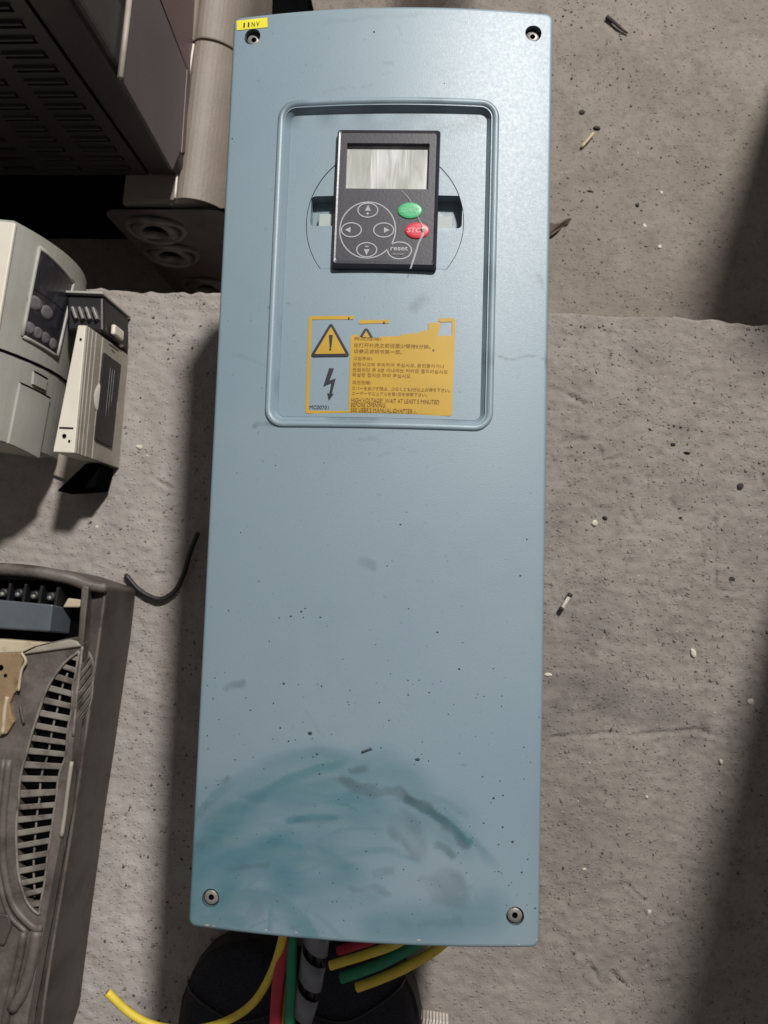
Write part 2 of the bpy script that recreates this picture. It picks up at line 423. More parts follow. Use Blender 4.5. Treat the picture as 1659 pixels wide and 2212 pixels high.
grooves = [([(1293, 962), (1298, 996), (1345, 985)], .0016), ([(1318, 1032), (1335, 1085), (1385, 1070)], .0016), ([(1350, 1090), (1365, 1130), (1405, 1140)], .0016),
           ([(1448, 1075), (1465, 1115), (1490, 1105)], .0016), ([(1210, 960), (1265, 945)], .001), ([(1400, 1035), (1395, 1070)], .001),
           ([(1750, 2445), (1780, 2470)], .001), ([(1745, 1735), (1762, 1737)], .001), ([(1190, 1592), (1290, 1585), (1420, 1588), (1510, 1572), (1545, 1588)], .0014),
           ([(1540, 1120), (1545, 1280), (1600, 1285)], .0022), ([(1700, 1150), (1690, 1200)], .0014), ([(1180, 840), (1215, 850), (1260, 868)], .0012), ([(1700, 1395), (1690, 1360)], .0012),
           ([(580, 1370), (640, 1420)], .001), ([(400, 1245), (340, 1242)], .001), ([(340, 1040), (430, 1085)], .0012), ([(370, 1210), (440, 1225)], .001), ([(1580, 2000), (1620, 1990)], .001),
           ([(1360, 1905), (1385, 1940)], .0014), ([(1330, 2100), (1350, 2130)], .0016), ([(1270, 2080), (1290, 2120)], .0014), ([(1480, 1790), (1450, 1775)], .0012), ([(1640, 1020), (1660, 1060)], .002)]
grooves = [(pp(g), d) for g, d in grooves]
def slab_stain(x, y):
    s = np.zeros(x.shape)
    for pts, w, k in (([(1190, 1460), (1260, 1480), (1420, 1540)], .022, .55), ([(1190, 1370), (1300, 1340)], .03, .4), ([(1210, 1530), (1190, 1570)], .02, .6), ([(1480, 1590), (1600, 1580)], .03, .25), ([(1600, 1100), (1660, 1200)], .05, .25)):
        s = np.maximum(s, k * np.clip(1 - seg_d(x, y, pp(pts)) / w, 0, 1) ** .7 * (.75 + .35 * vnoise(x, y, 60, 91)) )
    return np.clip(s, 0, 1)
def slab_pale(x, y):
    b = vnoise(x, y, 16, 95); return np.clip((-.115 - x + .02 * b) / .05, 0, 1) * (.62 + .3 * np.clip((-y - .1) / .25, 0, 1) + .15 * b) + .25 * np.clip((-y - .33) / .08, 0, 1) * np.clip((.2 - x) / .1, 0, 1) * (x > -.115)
def ground(name, x0, x1, y0, y1, step, zf, mat, mask=None, edge=None):
    nx = int((x1 - x0) / step) + 1; ny = int(((edge_y(0) if y1 is None else y1) - y0) / step) + 1
    gx, gv = np.meshgrid(np.linspace(x0, x1, nx), np.linspace(0, 1, ny))
    if edge is None: gy = y0 + (y1 - y0) * gv
    else: gy = y0 + (edge(gx) - y0) * gv
    gz = zf(gx, gy); vs = np.stack([gx, gy, gz], -1).reshape(-1, 3)
    idx = np.arange(nx * ny).reshape(ny, nx)
    fs = np.stack([idx[:-1, :-1], idx[:-1, 1:], idx[1:, 1:], idx[1:, :-1]], -1).reshape(-1, 4)
    vs = vs.tolist(); fs = fs.tolist()
    if edge is not None:                              # the broken vertical face of the slab
        b = len(vs); top = idx[-1]
        for lev in (1, 2):
            for i in top: p = vs[i]; vs.append((p[0], p[1] - .004 * lev + .006 * random.random(), p[2] - .145 * lev))
        row = [list(top), list(range(b, b + nx)), list(range(b + nx, b + 2 * nx))]
        for r in (0, 1):
            for i in range(nx - 1): fs.append((row[r][i], row[r][i + 1], row[r + 1][i + 1], row[r + 1][i]))
    me = bpy.data.meshes.new(name); me.from_pydata(vs, [], fs); me.update()
    co = np.array(vs); a = me.attributes.new('stain', 'FLOAT', 'POINT'); a.data.foreach_set('value', slab_stain(co[:, 0], co[:, 1]).astype('f') if edge is not None else np.zeros(len(co), 'f'))
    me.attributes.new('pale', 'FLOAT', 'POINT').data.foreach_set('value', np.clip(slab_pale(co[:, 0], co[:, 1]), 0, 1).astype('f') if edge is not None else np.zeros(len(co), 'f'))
    o = link(name, me, mat, None, True); o['kind'] = 'structure'; return o
def slab_z(x, y):
    z = relief(x, y, 3)
    for g, d in grooves:
        dd = seg_d(x + .0026 * vnoise(x, y, 55, 78), y + .0026 * vnoise(x, y, 75, 79), g) + .0009 * vnoise(x, y, 240, 77); br = np.clip(.75 + .9 * vnoise(x, y, 48, 82), .15, 1.2); z = z - 2.0 * br * d * np.clip(1 - dd / .0024, 0, 1) + .35 * br * d * np.clip(1 - np.abs(dd - .0036) / .002, 0, 1)
    z = z + .0004 * np.sin((y + .15 * x + .006 * vnoise(x, y, 18, 31)) * 520) * np.clip(vnoise(x, y, 7, 32) * 1.3 - .1, 0, 1)
    return z - np.clip(z.max() * 0, 0, 1)
def slab_edge(x): k = np.where((x > .06) & (x < .24), .3, 1.0); return edge_y(x) + k * (.004 * vnoise(x, x * 0, 25, 41) + .0016 * vnoise(x, x * 0, 130, 42))
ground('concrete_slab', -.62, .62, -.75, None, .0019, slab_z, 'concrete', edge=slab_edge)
LOWZ = -.27; RZ = -.10; HZ = -.10
def low_z(x, y):
    # deep pit at the left, shallow step at the right (the change lies under the blue drive)
    t = np.clip((x + .05) / .12, 0, 1); t = t * t * (3 - 2 * t)
    u = np.clip((x - .225) / .06, 0, 1); u = u * u * (3 - 2 * u)
    return LOWZ + (RZ - LOWZ) * t + (HZ - RZ) * u + relief(x, y, 23)
ground('lower_floor', -.9, .9, float(edge_y(0)) - .12, 1.0, .0034, low_z, 'concrete_low')
gg = mesh('ground', [(-8, -8, -.31), (8, -8, -.31), (8, 8, -.31), (-8, 8, -.31)], [(0, 1, 2, 3)], 'concrete_low'); gg['kind'] = 'structure'

# ================================================================ blue drive
HW, HL = .0975, .27
BOW = .008
def zc(x, y=None): return Z0 + .003 + BOW * (1 - (x / HW) ** 2)
D = thing('inverter_drive', 'long blue-grey inverter drive lying on its back, with black keypad and amber warning sticker', 'inverter drive', (0, 0, 0))
def cpx(u, v, off=0):                      # pixel -> plan point on the bowed cover
    z = Z0 + .006
    for _ in range(6): p = P(u, v, z); z = zc(p[0]) + off
    return p
# recess outline
tl, tr, br, bl = [cpx(*q) for q in ((617, 233), (1061, 233), (1049, 913), (588, 909))]
RX0 = (tl[0] + bl[0]) / 2; RX1 = (tr[0] + br[0]) / 2; RY1 = (tl[1] + tr[1]) / 2; RY0 = (bl[1] + br[1]) / 2
PB = .0036
def zpan(x, y=None): return Z0 + PB + .0030 * (1 - ((x - (RX0 + RX1) / 2) / .066) ** 2)
screw_px = [(546, 79), (1152, 72), (455.6, 1939.5), (1112.6, 1978.5)]
screws = [cpx(*q) for q in screw_px]
circ = lambda c, r, n=20: [(c[0] + r * math.cos(2 * math.pi * k / n), c[1] + r * math.sin(2 * math.pi * k / n)) for k in range(n)]
rec = dens(rrect(RX0, RX1, RY0, RY1, .0065, 8), .005)
# stain maps (wiped grease at the lower end, scuffs elsewhere)
def s4(pts): return [cpx(x / 2 + 385.1, y / 2 + 1540.5) for x, y in pts]
teal_str = [([(70, 470), (250, 375), (450, 320), (620, 285), (700, 320)], .018, .85), ([(80, 560), (300, 520), (600, 500), (850, 540)], .04, .72), ([(480, 465), (590, 448), (685, 452)], .0045, .9),
            ([(100, 640), (350, 640), (700, 600), (900, 580)], .022, .7), ([(740, 262), (880, 240), (970, 290), (1040, 350)], .016, .6), ([(700, 330), (900, 360), (1080, 430)], .012, .6),
            ([(400, 740), (700, 700), (900, 680), (1100, 740), (1200, 830)], .035, .45), ([(80, 895), (180, 885), (270, 905)], .008, .8), ([(100, 800), (400, 820), (900, 850), (1300, 870)], .05, .35),
            ([(850, 400), (1000, 470), (1060, 590)], .02, .6), ([(850, 920), (1100, 915), (1330, 860)], .016, .6), ([(960, 390), (1100, 480), (1240, 560)], .012, .5)]
grime_str = [([(690, 300), (760, 332), (880, 335), (1000, 372)], .0035, .55), ([(1000, 382), (1100, 430), (1180, 490), (1255, 562)], .0032, .75), ([(960, 470), (1020, 520), (1050, 580)], .008, .30), ([(940, 520), (1060, 590)], .005, .35),
             ([(1140, 770), (1180, 740), (1190, 800)], .009, .32), ([(1150, 565), (1195, 605)], .003, .5), ([(750, 255), (790, 245)], .003, .5), ([(640, 285), (700, 300)], .002, .45), ([(210, 670), (380, 658)], .0018, .3),
             ([(60, 575), (110, 550), (195, 567)], .0025, .25), ([(330, 835), (320, 860)], .006, .2), ([(950, 915), (1100, 908), (1200, 912)], .003, .25), ([(850, 710), (920, 690)], .0025, .35), ([(1060, 720), (1180, 790)], .0035, .3),
             ([(480, 916), (520, 918)], .0012, .4), ([(500, 447), (660, 448)], .0022, .32), ([(80, 460), (200, 400), (350, 360)], .005, .16), ([(200, 310), (225, 285)], .002, .4), ([(740, 740), (900, 775)], .002, .25)]
grime_str += [([cpx(*p)[:2] for p in q], w, k) for q, w, k in (
    ([(820, 140), (850, 142)], .0012, .5), ([(825, 152), (842, 153)], .001, .4), ([(1075, 768), (1120, 770), (1160, 775), (1185, 780)], .0007, .6), ([(865, 52), (868, 75)], .0009, .6), ([(780, 222), (880, 220)], .0018, .4),
    ([(780, 1215), (805, 1225)], .004, .28), ([(490, 1490), (530, 1475)], .0025, .4), ([(1160, 600), (1166, 625)], .002, .4), ([(700, 47), (1000, 33)], .002, .18), ([(585, 670), (590, 672)], .0012, .8), ([(1058, 580), (1064, 600)], .001, .7), ([(560, 920), (660, 916)], .0016, .5))]
TS = [(s4(p) if i is None else p, w, k) for i, p, w, k in [(None, *t) for t in teal_str]]
grime_str += [([np.array([x_, y_]), np.array([x_ + l_ * math.cos(a_), y_ + l_ * math.sin(a_)])], .0007, k_) for x_, y_, l_, a_, k_ in zip(rng.uniform(-.09, .09, 16), rng.uniform(-.26, .26, 16), rng.uniform(.008, .035, 16), rng.uniform(-.9, .9, 16), rng.uniform(.08, .22, 16))]
GS = [(s4(p), w, k) for p, w, k in grime_str[:19]] + grime_str[19:]
SMC = cpx(310 + 385.1, 625 + 1540.5)
def sst(a, lo, hi): t = np.clip((a - lo) / (hi - lo), 0, 1); return t * t * (3 - 2 * t)
def f_teal(x, y):
    dx = x - SMC[0]; dy = y - SMC[1]; rr = np.hypot(dx, dy); th = np.degrees(np.arctan2(dy, dx))
    rr = rr + .0045 * vnoise(x, y, 28, 61) + .0008 * vnoise(x, y, 120, 62)
    edge = 1 - sst(rr + .009 * vnoise(th * .05, rr * 0, 1, 88), .124, .136)
    base = edge * np.maximum(np.maximum(sst(rr, .102, .120) * sst(th, 42, 66) * .45, (1 - sst(rr, .112, .124)) * sst(rr, .048, .066) * sst(th, 56, 86) * .78), (1 - sst(rr, .05, .075)) * sst(th, -40, 60) * .22)
    v = base * (.8 + .5 * vnoise(rr, th * .0006, 110, 69))
    for n_, (r0, w, a, b, k) in enumerate(WIPES):    # single wipes: crisp outer edge, soft inner side, tapering ends
        ox = .045 * math.sin(n_ * 2.4); oy = .04 * math.sin(n_ * 1.7 + 1)
        r_ = np.hypot(dx - ox, dy - oy) + (rr - np.hypot(dx, dy)); r_ = r_ + math.hypot(ox, oy) * math.cos(math.radians((a + b) / 2) - math.atan2(oy, ox))
        q = (r_ - r0) / (w * (.8 + .5 * vnoise(th * .02, rr * 0, 1, 80 + n_))); prof = np.where(q > 0, 1 - sst(q, .0, .35), 1 - sst(-q, .2, 1.6))
        v = np.maximum(v, k * prof * sst(th, a, a + 9) * (1 - sst(th, b - 14, b)) * edge)
    for p, w, k in TS[2:3] + TS[4:5] + TS[7:8] + TS[10:12]: v = np.maximum(v, .9 * k * np.clip(1.3 - 1.3 * seg_d(x + .002 * vnoise(x, y, 70, 63), y, p) / w, 0, 1))
    sk = s4([(985, 372), (1090, 425), (1180, 490), (1258, 558)])
    v = np.maximum(v, .9 * np.clip(2.4 * (1 - seg_d(x + .001 * vnoise(x, y, 120, 77), y, sk) / .0030), 0, 1))
    return np.clip(v, 0, 1)
wr_ = np.random.default_rng(12)
WIPES = [(.131, .010, 66, 150, .62), (.122, .007, 48, 118, .55), (.127, .004, 36, 84, .5), (.113, .010, 80, 160, .85), (.103, .004, 74, 100, .95), (.095, .013, 72, 170, .8), (.082, .006, 66, 150, .6), (.077, .010, 78, 170, .7), (.066, .005, 90, 168, .65), (.058, .008, 56, 130, .42), (.047, .004, 40, 110, .4), (.036, .01, 20, 120, .35)]
WIPES += [(float(wr_.uniform(.055, .128)), float(wr_.uniform(.0015, .004)), float(a_), float(a_ + wr_.uniform(22, 60)), float(wr_.uniform(.3, .6))) for a_ in wr_.uniform(52, 120, 22)]
def f_grime(x, y):
    v = np.zeros(x.shape); xx = x + .0012 * vnoise(x, y, 180, 63) + .003 * vnoise(x, y, 70, 73); yy = y + .0012 * vnoise(x, y, 180, 64) + .002 * vnoise(x, y, 90, 74)
    for p, w, k in GS: v = np.maximum(v, k * np.clip(2.2 * (1 - seg_d(xx, yy, p) / w), 0, 1) * (.75 + .5 * vnoise(x * .7 + y * .7, (y - x) * .25, 200, 71)))
    return v + .07 * np.clip(vnoise(x, y, 14, 75) + .1, 0, 1) * (.5 + .5 * vnoise(x, y, 120, 76)) + .05 * np.clip(1 - (HW - np.abs(x)) / .006, 0, 1)
def f_pgrime(x, y):
    v = np.zeros(x.shape)
    top = np.clip(1 - np.abs(y - (RY1 - .003)) / .011, 0, 1) * np.clip(vnoise(x, y, 90, 65) * .8 + .35, 0, 1) * .65
    for q, w, k in (([(893, 660), (912, 640)], .004, .45), ([(930, 270), (1040, 262)], .006, .35), ([(780, 262), (880, 262)], .005, .3), ([(640, 915), (660, 912)], .002, .6), ([(800, 560), (830, 596), (900, 590)], .0012, .3)):
        v = np.maximum(v, k * np.clip(1.3 * (1 - seg_d(x + .002 * vnoise(x, y, 150, 66), y, [cpx(*p) for p in q]) / w), 0, 1))
    return np.maximum(v, top)
IN = .0022
cover_out = dens(rrect(-HW + IN, HW - IN, -HL + IN, HL - IN, .0022, 4), .006)
cover = sheet('cover', cover_out, [rec] + [circ(s, .0049) for s in screws], zc, 'paint', D, grid=.0013, attrs={'teal': f_teal, 'grime': f_grime})
# rounded rim + skirt of the cover
def ring_strip(name, loops, mat, parent, smooth=True, attrs=None):
    n = len(loops[0]); vs = [p for l in loops for p in l]; fs = []
    for j in range(len(loops) - 1):
        for i in range(n): fs.append((j * n + i, j * n + (i + 1) % n, (j + 1) * n + (i + 1) % n, (j + 1) * n + i))
    me = bpy.data.meshes.new(name); me.from_pydata([tuple(map(float, v)) for v in vs], [], fs); me.update()
    if attrs:
        co = np.array(vs)
        for an, fn in attrs.items(): me.attributes.new(an, 'FLOAT', 'POINT').data.foreach_set('value', fn(co[:, 0], co[:, 1]).astype('f'))
    return link(name, me, mat, parent, smooth)
def grow(loop, d, corner=.004):
    out = []
    a = np.array(loop); n = len(a)
    for i in range(n):
        t = a[(i + 1) % n] - a[i - 1]; t /= np.linalg.norm(t); out.append(a[i] + d * np.array([t[1], -t[0]]))
    return out
loops = []
for k in range(6):
    g = math.radians(90 * k / 5); l = grow(cover_out, IN * math.sin(g)); dz = -IN * (1 - math.cos(g))
    loops.append([(p[0], p[1], float(zc(c[0])) + dz) for p, c in zip(l, cover_out)])
lw = grow(cover_out, IN)
loops.append([(p[0], p[1], Z0 - .05) for p in lw]); loops.append([(p[0] * .97, p[1] * .985, Z0 - .05) for p in lw])
ring_strip('cover_rim', loops, 'paint', D, attrs={'teal': f_teal, 'grime': f_grime})
# raised bead round the recess and the recess wall
bead = []
for off, h in ((.0046, -.0004), (.0042, .0007), (.0033, .0012), (.0020, .0012), (.0010, .0006), (.0004, -.0002), (-.0002, -.0010), (-.0028, None)):
    l = grow(rec, off); bead.append([(p[0], p[1], float(zc(c[0])) + h if h is not None else float(zpan(p[0])) - .0006) for p, c in zip(l, rec)])
ring_strip('recess_bead', bead, 'paint', D, attrs={'teal': lambda x, y: x * 0, 'grime': lambda x, y: np.clip(vnoise(x, y, 60, 5) - .3, 0, .4)})
prism('chassis', [(-.091, -.262), (.091, -.262), (.091, .262), (-.091, .262)], .0, Z0 - .02, 'side_metal', D, .003)
for k in range(9):
    for sx in (-1, 1): box('vent_slot', (sx * .0912, -.2 + k * .05, .09), (.0012, .034, .012), 'void', D)
# panel in the recess with round dial plate and two finger wells
pc = [cpx(662, 485, -.006), cpx(1002, 485, -.006), cpx(832, 583, -.006)]
DC = np.array([(pc[0][0] + pc[1][0]) / 2, (pc[0][1] + pc[1][1]) / 2]); DR = (pc[1][0] - pc[0][0]) / 2; CHY = pc[2][1]
def dial(r, yc):
    a0 = math.asin((yc - DC[1]) / r); return [(DC[0] + r * math.cos(a), DC[1] + r * math.sin(a)) for a in np.linspace(a0, math.pi - a0, 60)]
pan_out = dens(grow(rec, -.0026), .006)
AT = {'teal': lambda x, y: x * 0, 'grime': f_pgrime}
panel = sheet('keypad_panel', pan_out, [dial(DR, CHY)], zpan, 'paint', D, grid=.003, th=.002, attrs=AT)
def rect_px(u0, u1, v0, v1, off=-.006):
    a = cpx(u0, v1, off); b = cpx(u1, v0, off); return a[0], b[0], a[1], b[1]
w1 = rect_px(671, 735, 425, 491); w2 = rect_px(930, 999, 426, 494)
wells = [rrect(*w1, .0025, 4), rrect(*w2, .0025, 4)]
sheet('dial_plate', dial(DR - .0004, CHY + .0003), wells, lambda x, y: zpan(x) - .0004, 'paint', panel, grid=.003, th=.0012, attrs=AT)
sheet('dial_backing', dial(DR + .002, CHY - .002), wells, lambda x, y: zpan(x) - .0035, 'void', panel, grid=.01)
for wl, c in zip(wells, (w1, w2)):
    deep = [(p[0], p[1]) for p in wl]
    l0 = [(p[0], p[1], float(zpan(p[0])) - .001) for p in deep]; l1 = [(p[0], p[1], float(zpan(p[0])) - .009) for p in deep]
    mid = [(sum(p[0] for p in deep) / len(deep), sum(p[1] for p in deep) / len(deep))]
    o = ring_strip('finger_well', [l0, l1, [(p[0] * .02 + mid[0][0] * .98, p[1] * .02 + mid[0][1] * .98, l1[0][2]) for p in deep]], 'paint', panel, False, {'teal': lambda x, y: x * 0, 'grime': lambda x, y: x * 0 + .15})
    cx = (c[0] + c[1]) / 2
    sx = c[1] - .013 if c is w1 else c[0] + .002
    box('latch', (sx + .0055, c[2] + .005, float(zpan(cx)) - .0065), (.011, .0085, .005), 'latch_grey', panel, .0006)

# ---- keypad
KT = .0046
def kpx(u, v, off=KT): return _kp(u, v, off)
def _kp(u, v, off):
    z = Z0
    for _ in range(5): p = P(u, v, z); z = float(zpan(p[0])) + off
    return p
kc = [kpx(u, v) for u, v in ((716.5, 577), (941.5, 580), (953, 280.5), (728, 278))]
kx = (kc[1] - kc[0] + kc[2] - kc[3])[:2] / 2; ky = (kc[3] - kc[0] + kc[2] - kc[1])[:2] / 2; ko = (kc[0] + kc[1] + kc[2] + kc[3])[:2] / 4
KW, KH = np.linalg.norm(kx), np.linalg.norm(ky); kx /= KW; ky /= KH
def kz(x, y, off=0): return np.full(np.shape(x), Z0 + PB + .0024 + KT + off)
def K(a, b): return ko + kx * a + ky * b                      # keypad-local -> plan
def kl(u, v):                                                # pixel -> keypad-local
    q = P(u, v, Z0 + PB + .0024 + KT)[:2] - ko; return np.array([q @ kx, q @ ky])
s0 = kl(746, 407); s1 = kl(929, 309)
scr = [(s0[0], s0[1]), (s1[0], s0[1]), (s1[0], s1[1]), (s0[0], s1[1])]
def ksheet(name, out, holes, off, mat, parent, grid=.006, th=0):
    return sheet(name, [tuple(K(*p)) for p in out], [[tuple(K(*p)) for p in h] for h in holes], lambda x, y: kz(x, y, off), mat, parent, grid=grid, th=th)
kout = rrect(-KW / 2, KW / 2, -KH / 2, KH / 2, .0012, 3)
kin = rrect(-KW / 2 + .0022, KW / 2 - .0022, -KH / 2 + .0042, KH / 2 - .0022, .0014, 3)
Zk = Z0 + PB + .0024 + KT
L3 = lambda l, z: [(*K(*p), z) for p in l]
keypad = ring_strip('keypad', [L3(kin, Zk), L3(rrect(-KW / 2 + .0012, KW / 2 - .0012, -KH / 2 + .0022, KH / 2 - .0008, .0016, 3), Zk + .0003), L3(rrect(-KW / 2 + .0003, KW / 2 - .0003, -KH / 2 + .0006, KH / 2 - .0002, .0014, 3), Zk - .0008), L3(kout, Zk - .002), L3(kout, Zk - .011)], 'keypad_edge', D, False)
ksheet('keypad_face', kin, [scr], -.0002, 'keypad', keypad, .008, .0045)
ksheet('screen', [(s0[0] - .001, s0[1] - .001), (s1[0] + .001, s0[1] - .001), (s1[0] + .001, s1[1] + .001), (s0[0] - .001, s1[1] + .001)], [], -.0034, 'film', keypad, .006)
def ell(c, rx, ry, n=36, a0=0, a1=2 * math.pi): return [(c[0] + rx * math.cos(a0 + (a1 - a0) * k / n), c[1] + ry * math.sin(a0 + (a1 - a0) * k / n)) for k in range(n)]
S_ = (s1[0] - s0[0]) / (929 - 746)                              # metres per pixel on the keypad
def kring(name, c, rx, ry, w, mat, off=.0001):
    return ksheet(name, ell(c, rx + w / 2, ry + w / 2), [ell(c, rx - w / 2, ry - w / 2)], off, mat, keypad, 0)
cc = kl(793.7, 496.7); rc = kl(862.5, 540.6)
# big ring that merges with the reset outline, left open where they meet
def inside(p, c, rx, ry): return ((p[0] - c[0]) / rx) ** 2 + ((p[1] - c[1]) / ry) ** 2 < 1
def open_ring(name, c, rx, ry, w, oc, orx, ory, mat):
    vs = []; fs = []; n = 96
    for k in range(n):
        a = 2 * math.pi * k / n; b = 2 * math.pi * (k + 1) / n
        if inside((c[0] + rx * math.cos((a + b) / 2), c[1] + ry * math.sin((a + b) / 2)), oc, orx, ory): continue
        q = [(c[0] + (rx + s) * math.cos(t), c[1] + (ry + s) * math.sin(t)) for t, s in ((a, w / 2), (b, w / 2), (b, -w / 2), (a, -w / 2))]
        i = len(vs); vs += [(*K(*p), Zk - .0001) for p in q]; fs.append((i, i + 1, i + 2, i + 3))
    return mesh(name, vs, fs, mat, keypad)
LW = 2.6 * S_
open_ring('ring_outline', cc, 61.5 * S_, 63.5 * S_, LW, rc, 26 * S_, 19 * S_, 'print_grey')
open_ring('ring_outline', rc, 26 * S_, 19 * S_, LW, cc, 61.5 * S_, 63.5 * S_, 'print_grey')
for (u, v), d in (((794.5, 454.3), 'u'), ((758.6, 497), 'l'), ((828.5, 497), 'r'), ((791.5, 539.8), 'd')):
    c = kl(u, v); b = ksheet('arrow_button', ell(c, 22 * S_, 16 * S_), [], -.0001, 'keypad', keypad, 0)
    kring('button_outline', c, 22 * S_, 16 * S_, LW, 'print_grey')
    t = 6.5 * S_
    tri = {'u': [(-t, -.2 * t), (t, -.2 * t), (0, 1.9 * t)], 'd': [(-t, .2 * t), (0, -1.9 * t), (t, .2 * t)], 'l': [(0, -t), (0, t), (-1.9 * t, 0)], 'r': [(0, -t), (1.9 * t, 0), (0, t)]}[d]
    o_ = {'l': (-.3 * t, 0), 'r': (.1 * t, 0)}.get(d, (0, 0))
    ksheet('arrow_mark', [(c[0] + p[0] + o_[0], c[1] + p[1] + o_[1]) for p in tri], [], .0001, 'print_grey', keypad, 0)
    if d == 'u':
        h = 3.2 * S_; g = 1.1 * S_; e = (c[0], c[1] - 8 * S_)
        ksheet('plus_mark', [(e[0] + a, e[1] + b) for a, b in ((-h, -g), (-g, -g), (-g, -h), (g, -h), (g, -g), (h, -g), (h, g), (g, g), (g, h), (-g, h), (-g, g), (-h, g))], [], .0001, 'print_grey', keypad, 0)
    if d == 'd':
        e = (c[0], c[1] + 7.5 * S_); h = 4 * S_; g = 1.3 * S_
        ksheet('minus_mark', [(e[0] - h, e[1] - g), (e[0] + h, e[1] - g), (e[0] + h, e[1] + g), (e[0] - h, e[1] + g)], [], .0001, 'print_grey', keypad, 0)
def dome(name, c, rx, ry, h, mat):
    vs = []; n = 32; rings = [(1, -.0002), (.98, h * .5), (.9, h * .85), (.6, h), (.001, h)]
    loops = [[(*K(*p), Zk + dz) for p in ell(c, rx * f, ry * f, n)] for f, dz in rings]
    return ring_strip(name, loops, mat, keypad)
cs = kl(885.5, 455); ct = kl(900.5, 498)
dome('start_button', cs, 27 * S_, 18.5 * S_, .0006, 'start'); dome('stop_button', ct, 27 * S_, 18.5 * S_, .0006, 'stop')
def ktext(name, s, c, w, h, mat, off, shear=0):
    vs, fs = text2d(s, .02); q = [(c[0] + (a - .5) * w + (b - .5) * h * shear, c[1] + (b - .5) * h) for a, b in vs]
    me = bpy.data.meshes.new(name); me.from_pydata([(*map(float, K(*p)), float(Zk + off)) for p in q], [], fs); me.update(); return link(name, me, mat, keypad)
ktext('lettering', 'START', cs, 40 * S_, 10 * S_, 'start_text', .00075, .2)
ktext('lettering', 'STOP', (ct[0] - 1 * S_, ct[1]), 40 * S_, 11 * S_, 'stop_text', .00075, .2)
ktext('lettering', 'reset', (rc[0] - 1 * S_, rc[1] + 4 * S_), 38 * S_, 9.5 * S_, 'print_grey', .0001)
ktext('lettering', 'enter', (rc[0] - 1 * S_, rc[1] - 8 * S_), 27 * S_, 6 * S_, 'print_dim', .0001)
# loose protective film: crease across the right side with a lifted corner by the red key
fl = [kl(*q) for q in ((868, 412), (880, 425), (890, 440), (905, 475), (914, 492), (912, 510), (903, 528), (893, 560), (886, 581))]
vs = []; fs = []
for i, p in enumerate(fl):
    w = (.6, 1.0, .8, 1.2, 3.5, 3.2, 2.0, 2.2, 1.6)[i] * S_; hgt = (.0001, .0002, .0002, .0004, .001, .0008, .0004, .0003, .0001)[i]
    vs += [(*K(p[0] - w, p[1]), Zk + .0007), (*K(p[0], p[1]), Zk + .0007 + hgt), (*K(p[0] + w, p[1]), Zk + .0007)]
for i in range(len(fl) - 1):
    for j in (0, 1): fs.append((3 * i + j, 3 * i + j + 1, 3 * i + j + 4, 3 * i + j + 3))
mesh('film_crease', vs, fs, 'clear', keypad)
g0 = kl(911, 497)
vs = [(*K(g0[0] + a * S_, g0[1] + b * S_), Zk + .0012 + c) for a, b, c in ((-4, 1, 0), (1, 5, .0005), (6, 4, .0003), (5, 0, .001), (7, -4, .0002), (2, -5, .0005), (1, 0, .0012))]
mesh('film_corner', vs, [(6, 0, 1), (6, 1, 2), (6, 2, 3), (6, 3, 4), (6, 4, 5), (6, 5, 0)], 'white_chip', keypad)

# ---- screws
def screw(c):
    zb = float(zc(c[0])) - (.0042 if c[1] > 0 else .0021)
    l = [[(c[0] + r * math.cos(a), c[1] + r * math.sin(a), zb + h) for a in np.linspace(0, 2 * math.pi, 24, endpoint=False)] for r, h in ((.0052, -.003), (.0052, -.003), (.0043, -.003), (.0042, .0006), (.0037, .0012), (.0016, .0013))]
    hx = [[(c[0] + r * math.cos(a), c[1] + r * math.sin(a), zb + h) for a in np.linspace(0, 2 * math.pi, 24, endpoint=False)] for r, h in ((.0016, .0013), (.0015, -.0012), (.0001, -.0014))]
    s = ring_strip('screw', l, 'steel', D); ring_strip('socket', hx, 'void', s, False)
    ring_strip('screw_hole', [[(c[0] + .0049 * math.cos(a), c[1] + .0049 * math.sin(a), h) for a in np.linspace(0, 2 * math.pi, 20, endpoint=False)] for h in (float(zc(c[0])) + .0001, zb - .003)], 'side_metal', D)
for c in screws: screw(c)

# ---- yellow tape label, upper left corner
yl = [cpx(*q) for q in ((512, 66.2), (578.5, 59.6), (577.5, 38.4), (511, 45.2))]
tape = sheet('tape_label', [tuple(p[:2]) for p in yl], [], lambda x, y: zc(x) - np.clip((-HW + IN - x), 0, 1) * .5 - np.clip((y - (HL - IN)), 0, 1) * .4 + .0003, 'yellow_tape', D, grid=.004)
to = cpx(526, 60.5); ex = (cpx(561.5, 57) - to) * 1.0; ey = cpx(526.5, 50.5) - to
for k, ch in enumerate('11NV'):
    o_ = to + ex * (.0, .27, .5, .78)[k]
    text('lettering', ch, o_, ex * (.09, .09, .2, .2)[k], ey, lambda x, y: zc(x) + .0005, 'sticker_black', tape, 0)

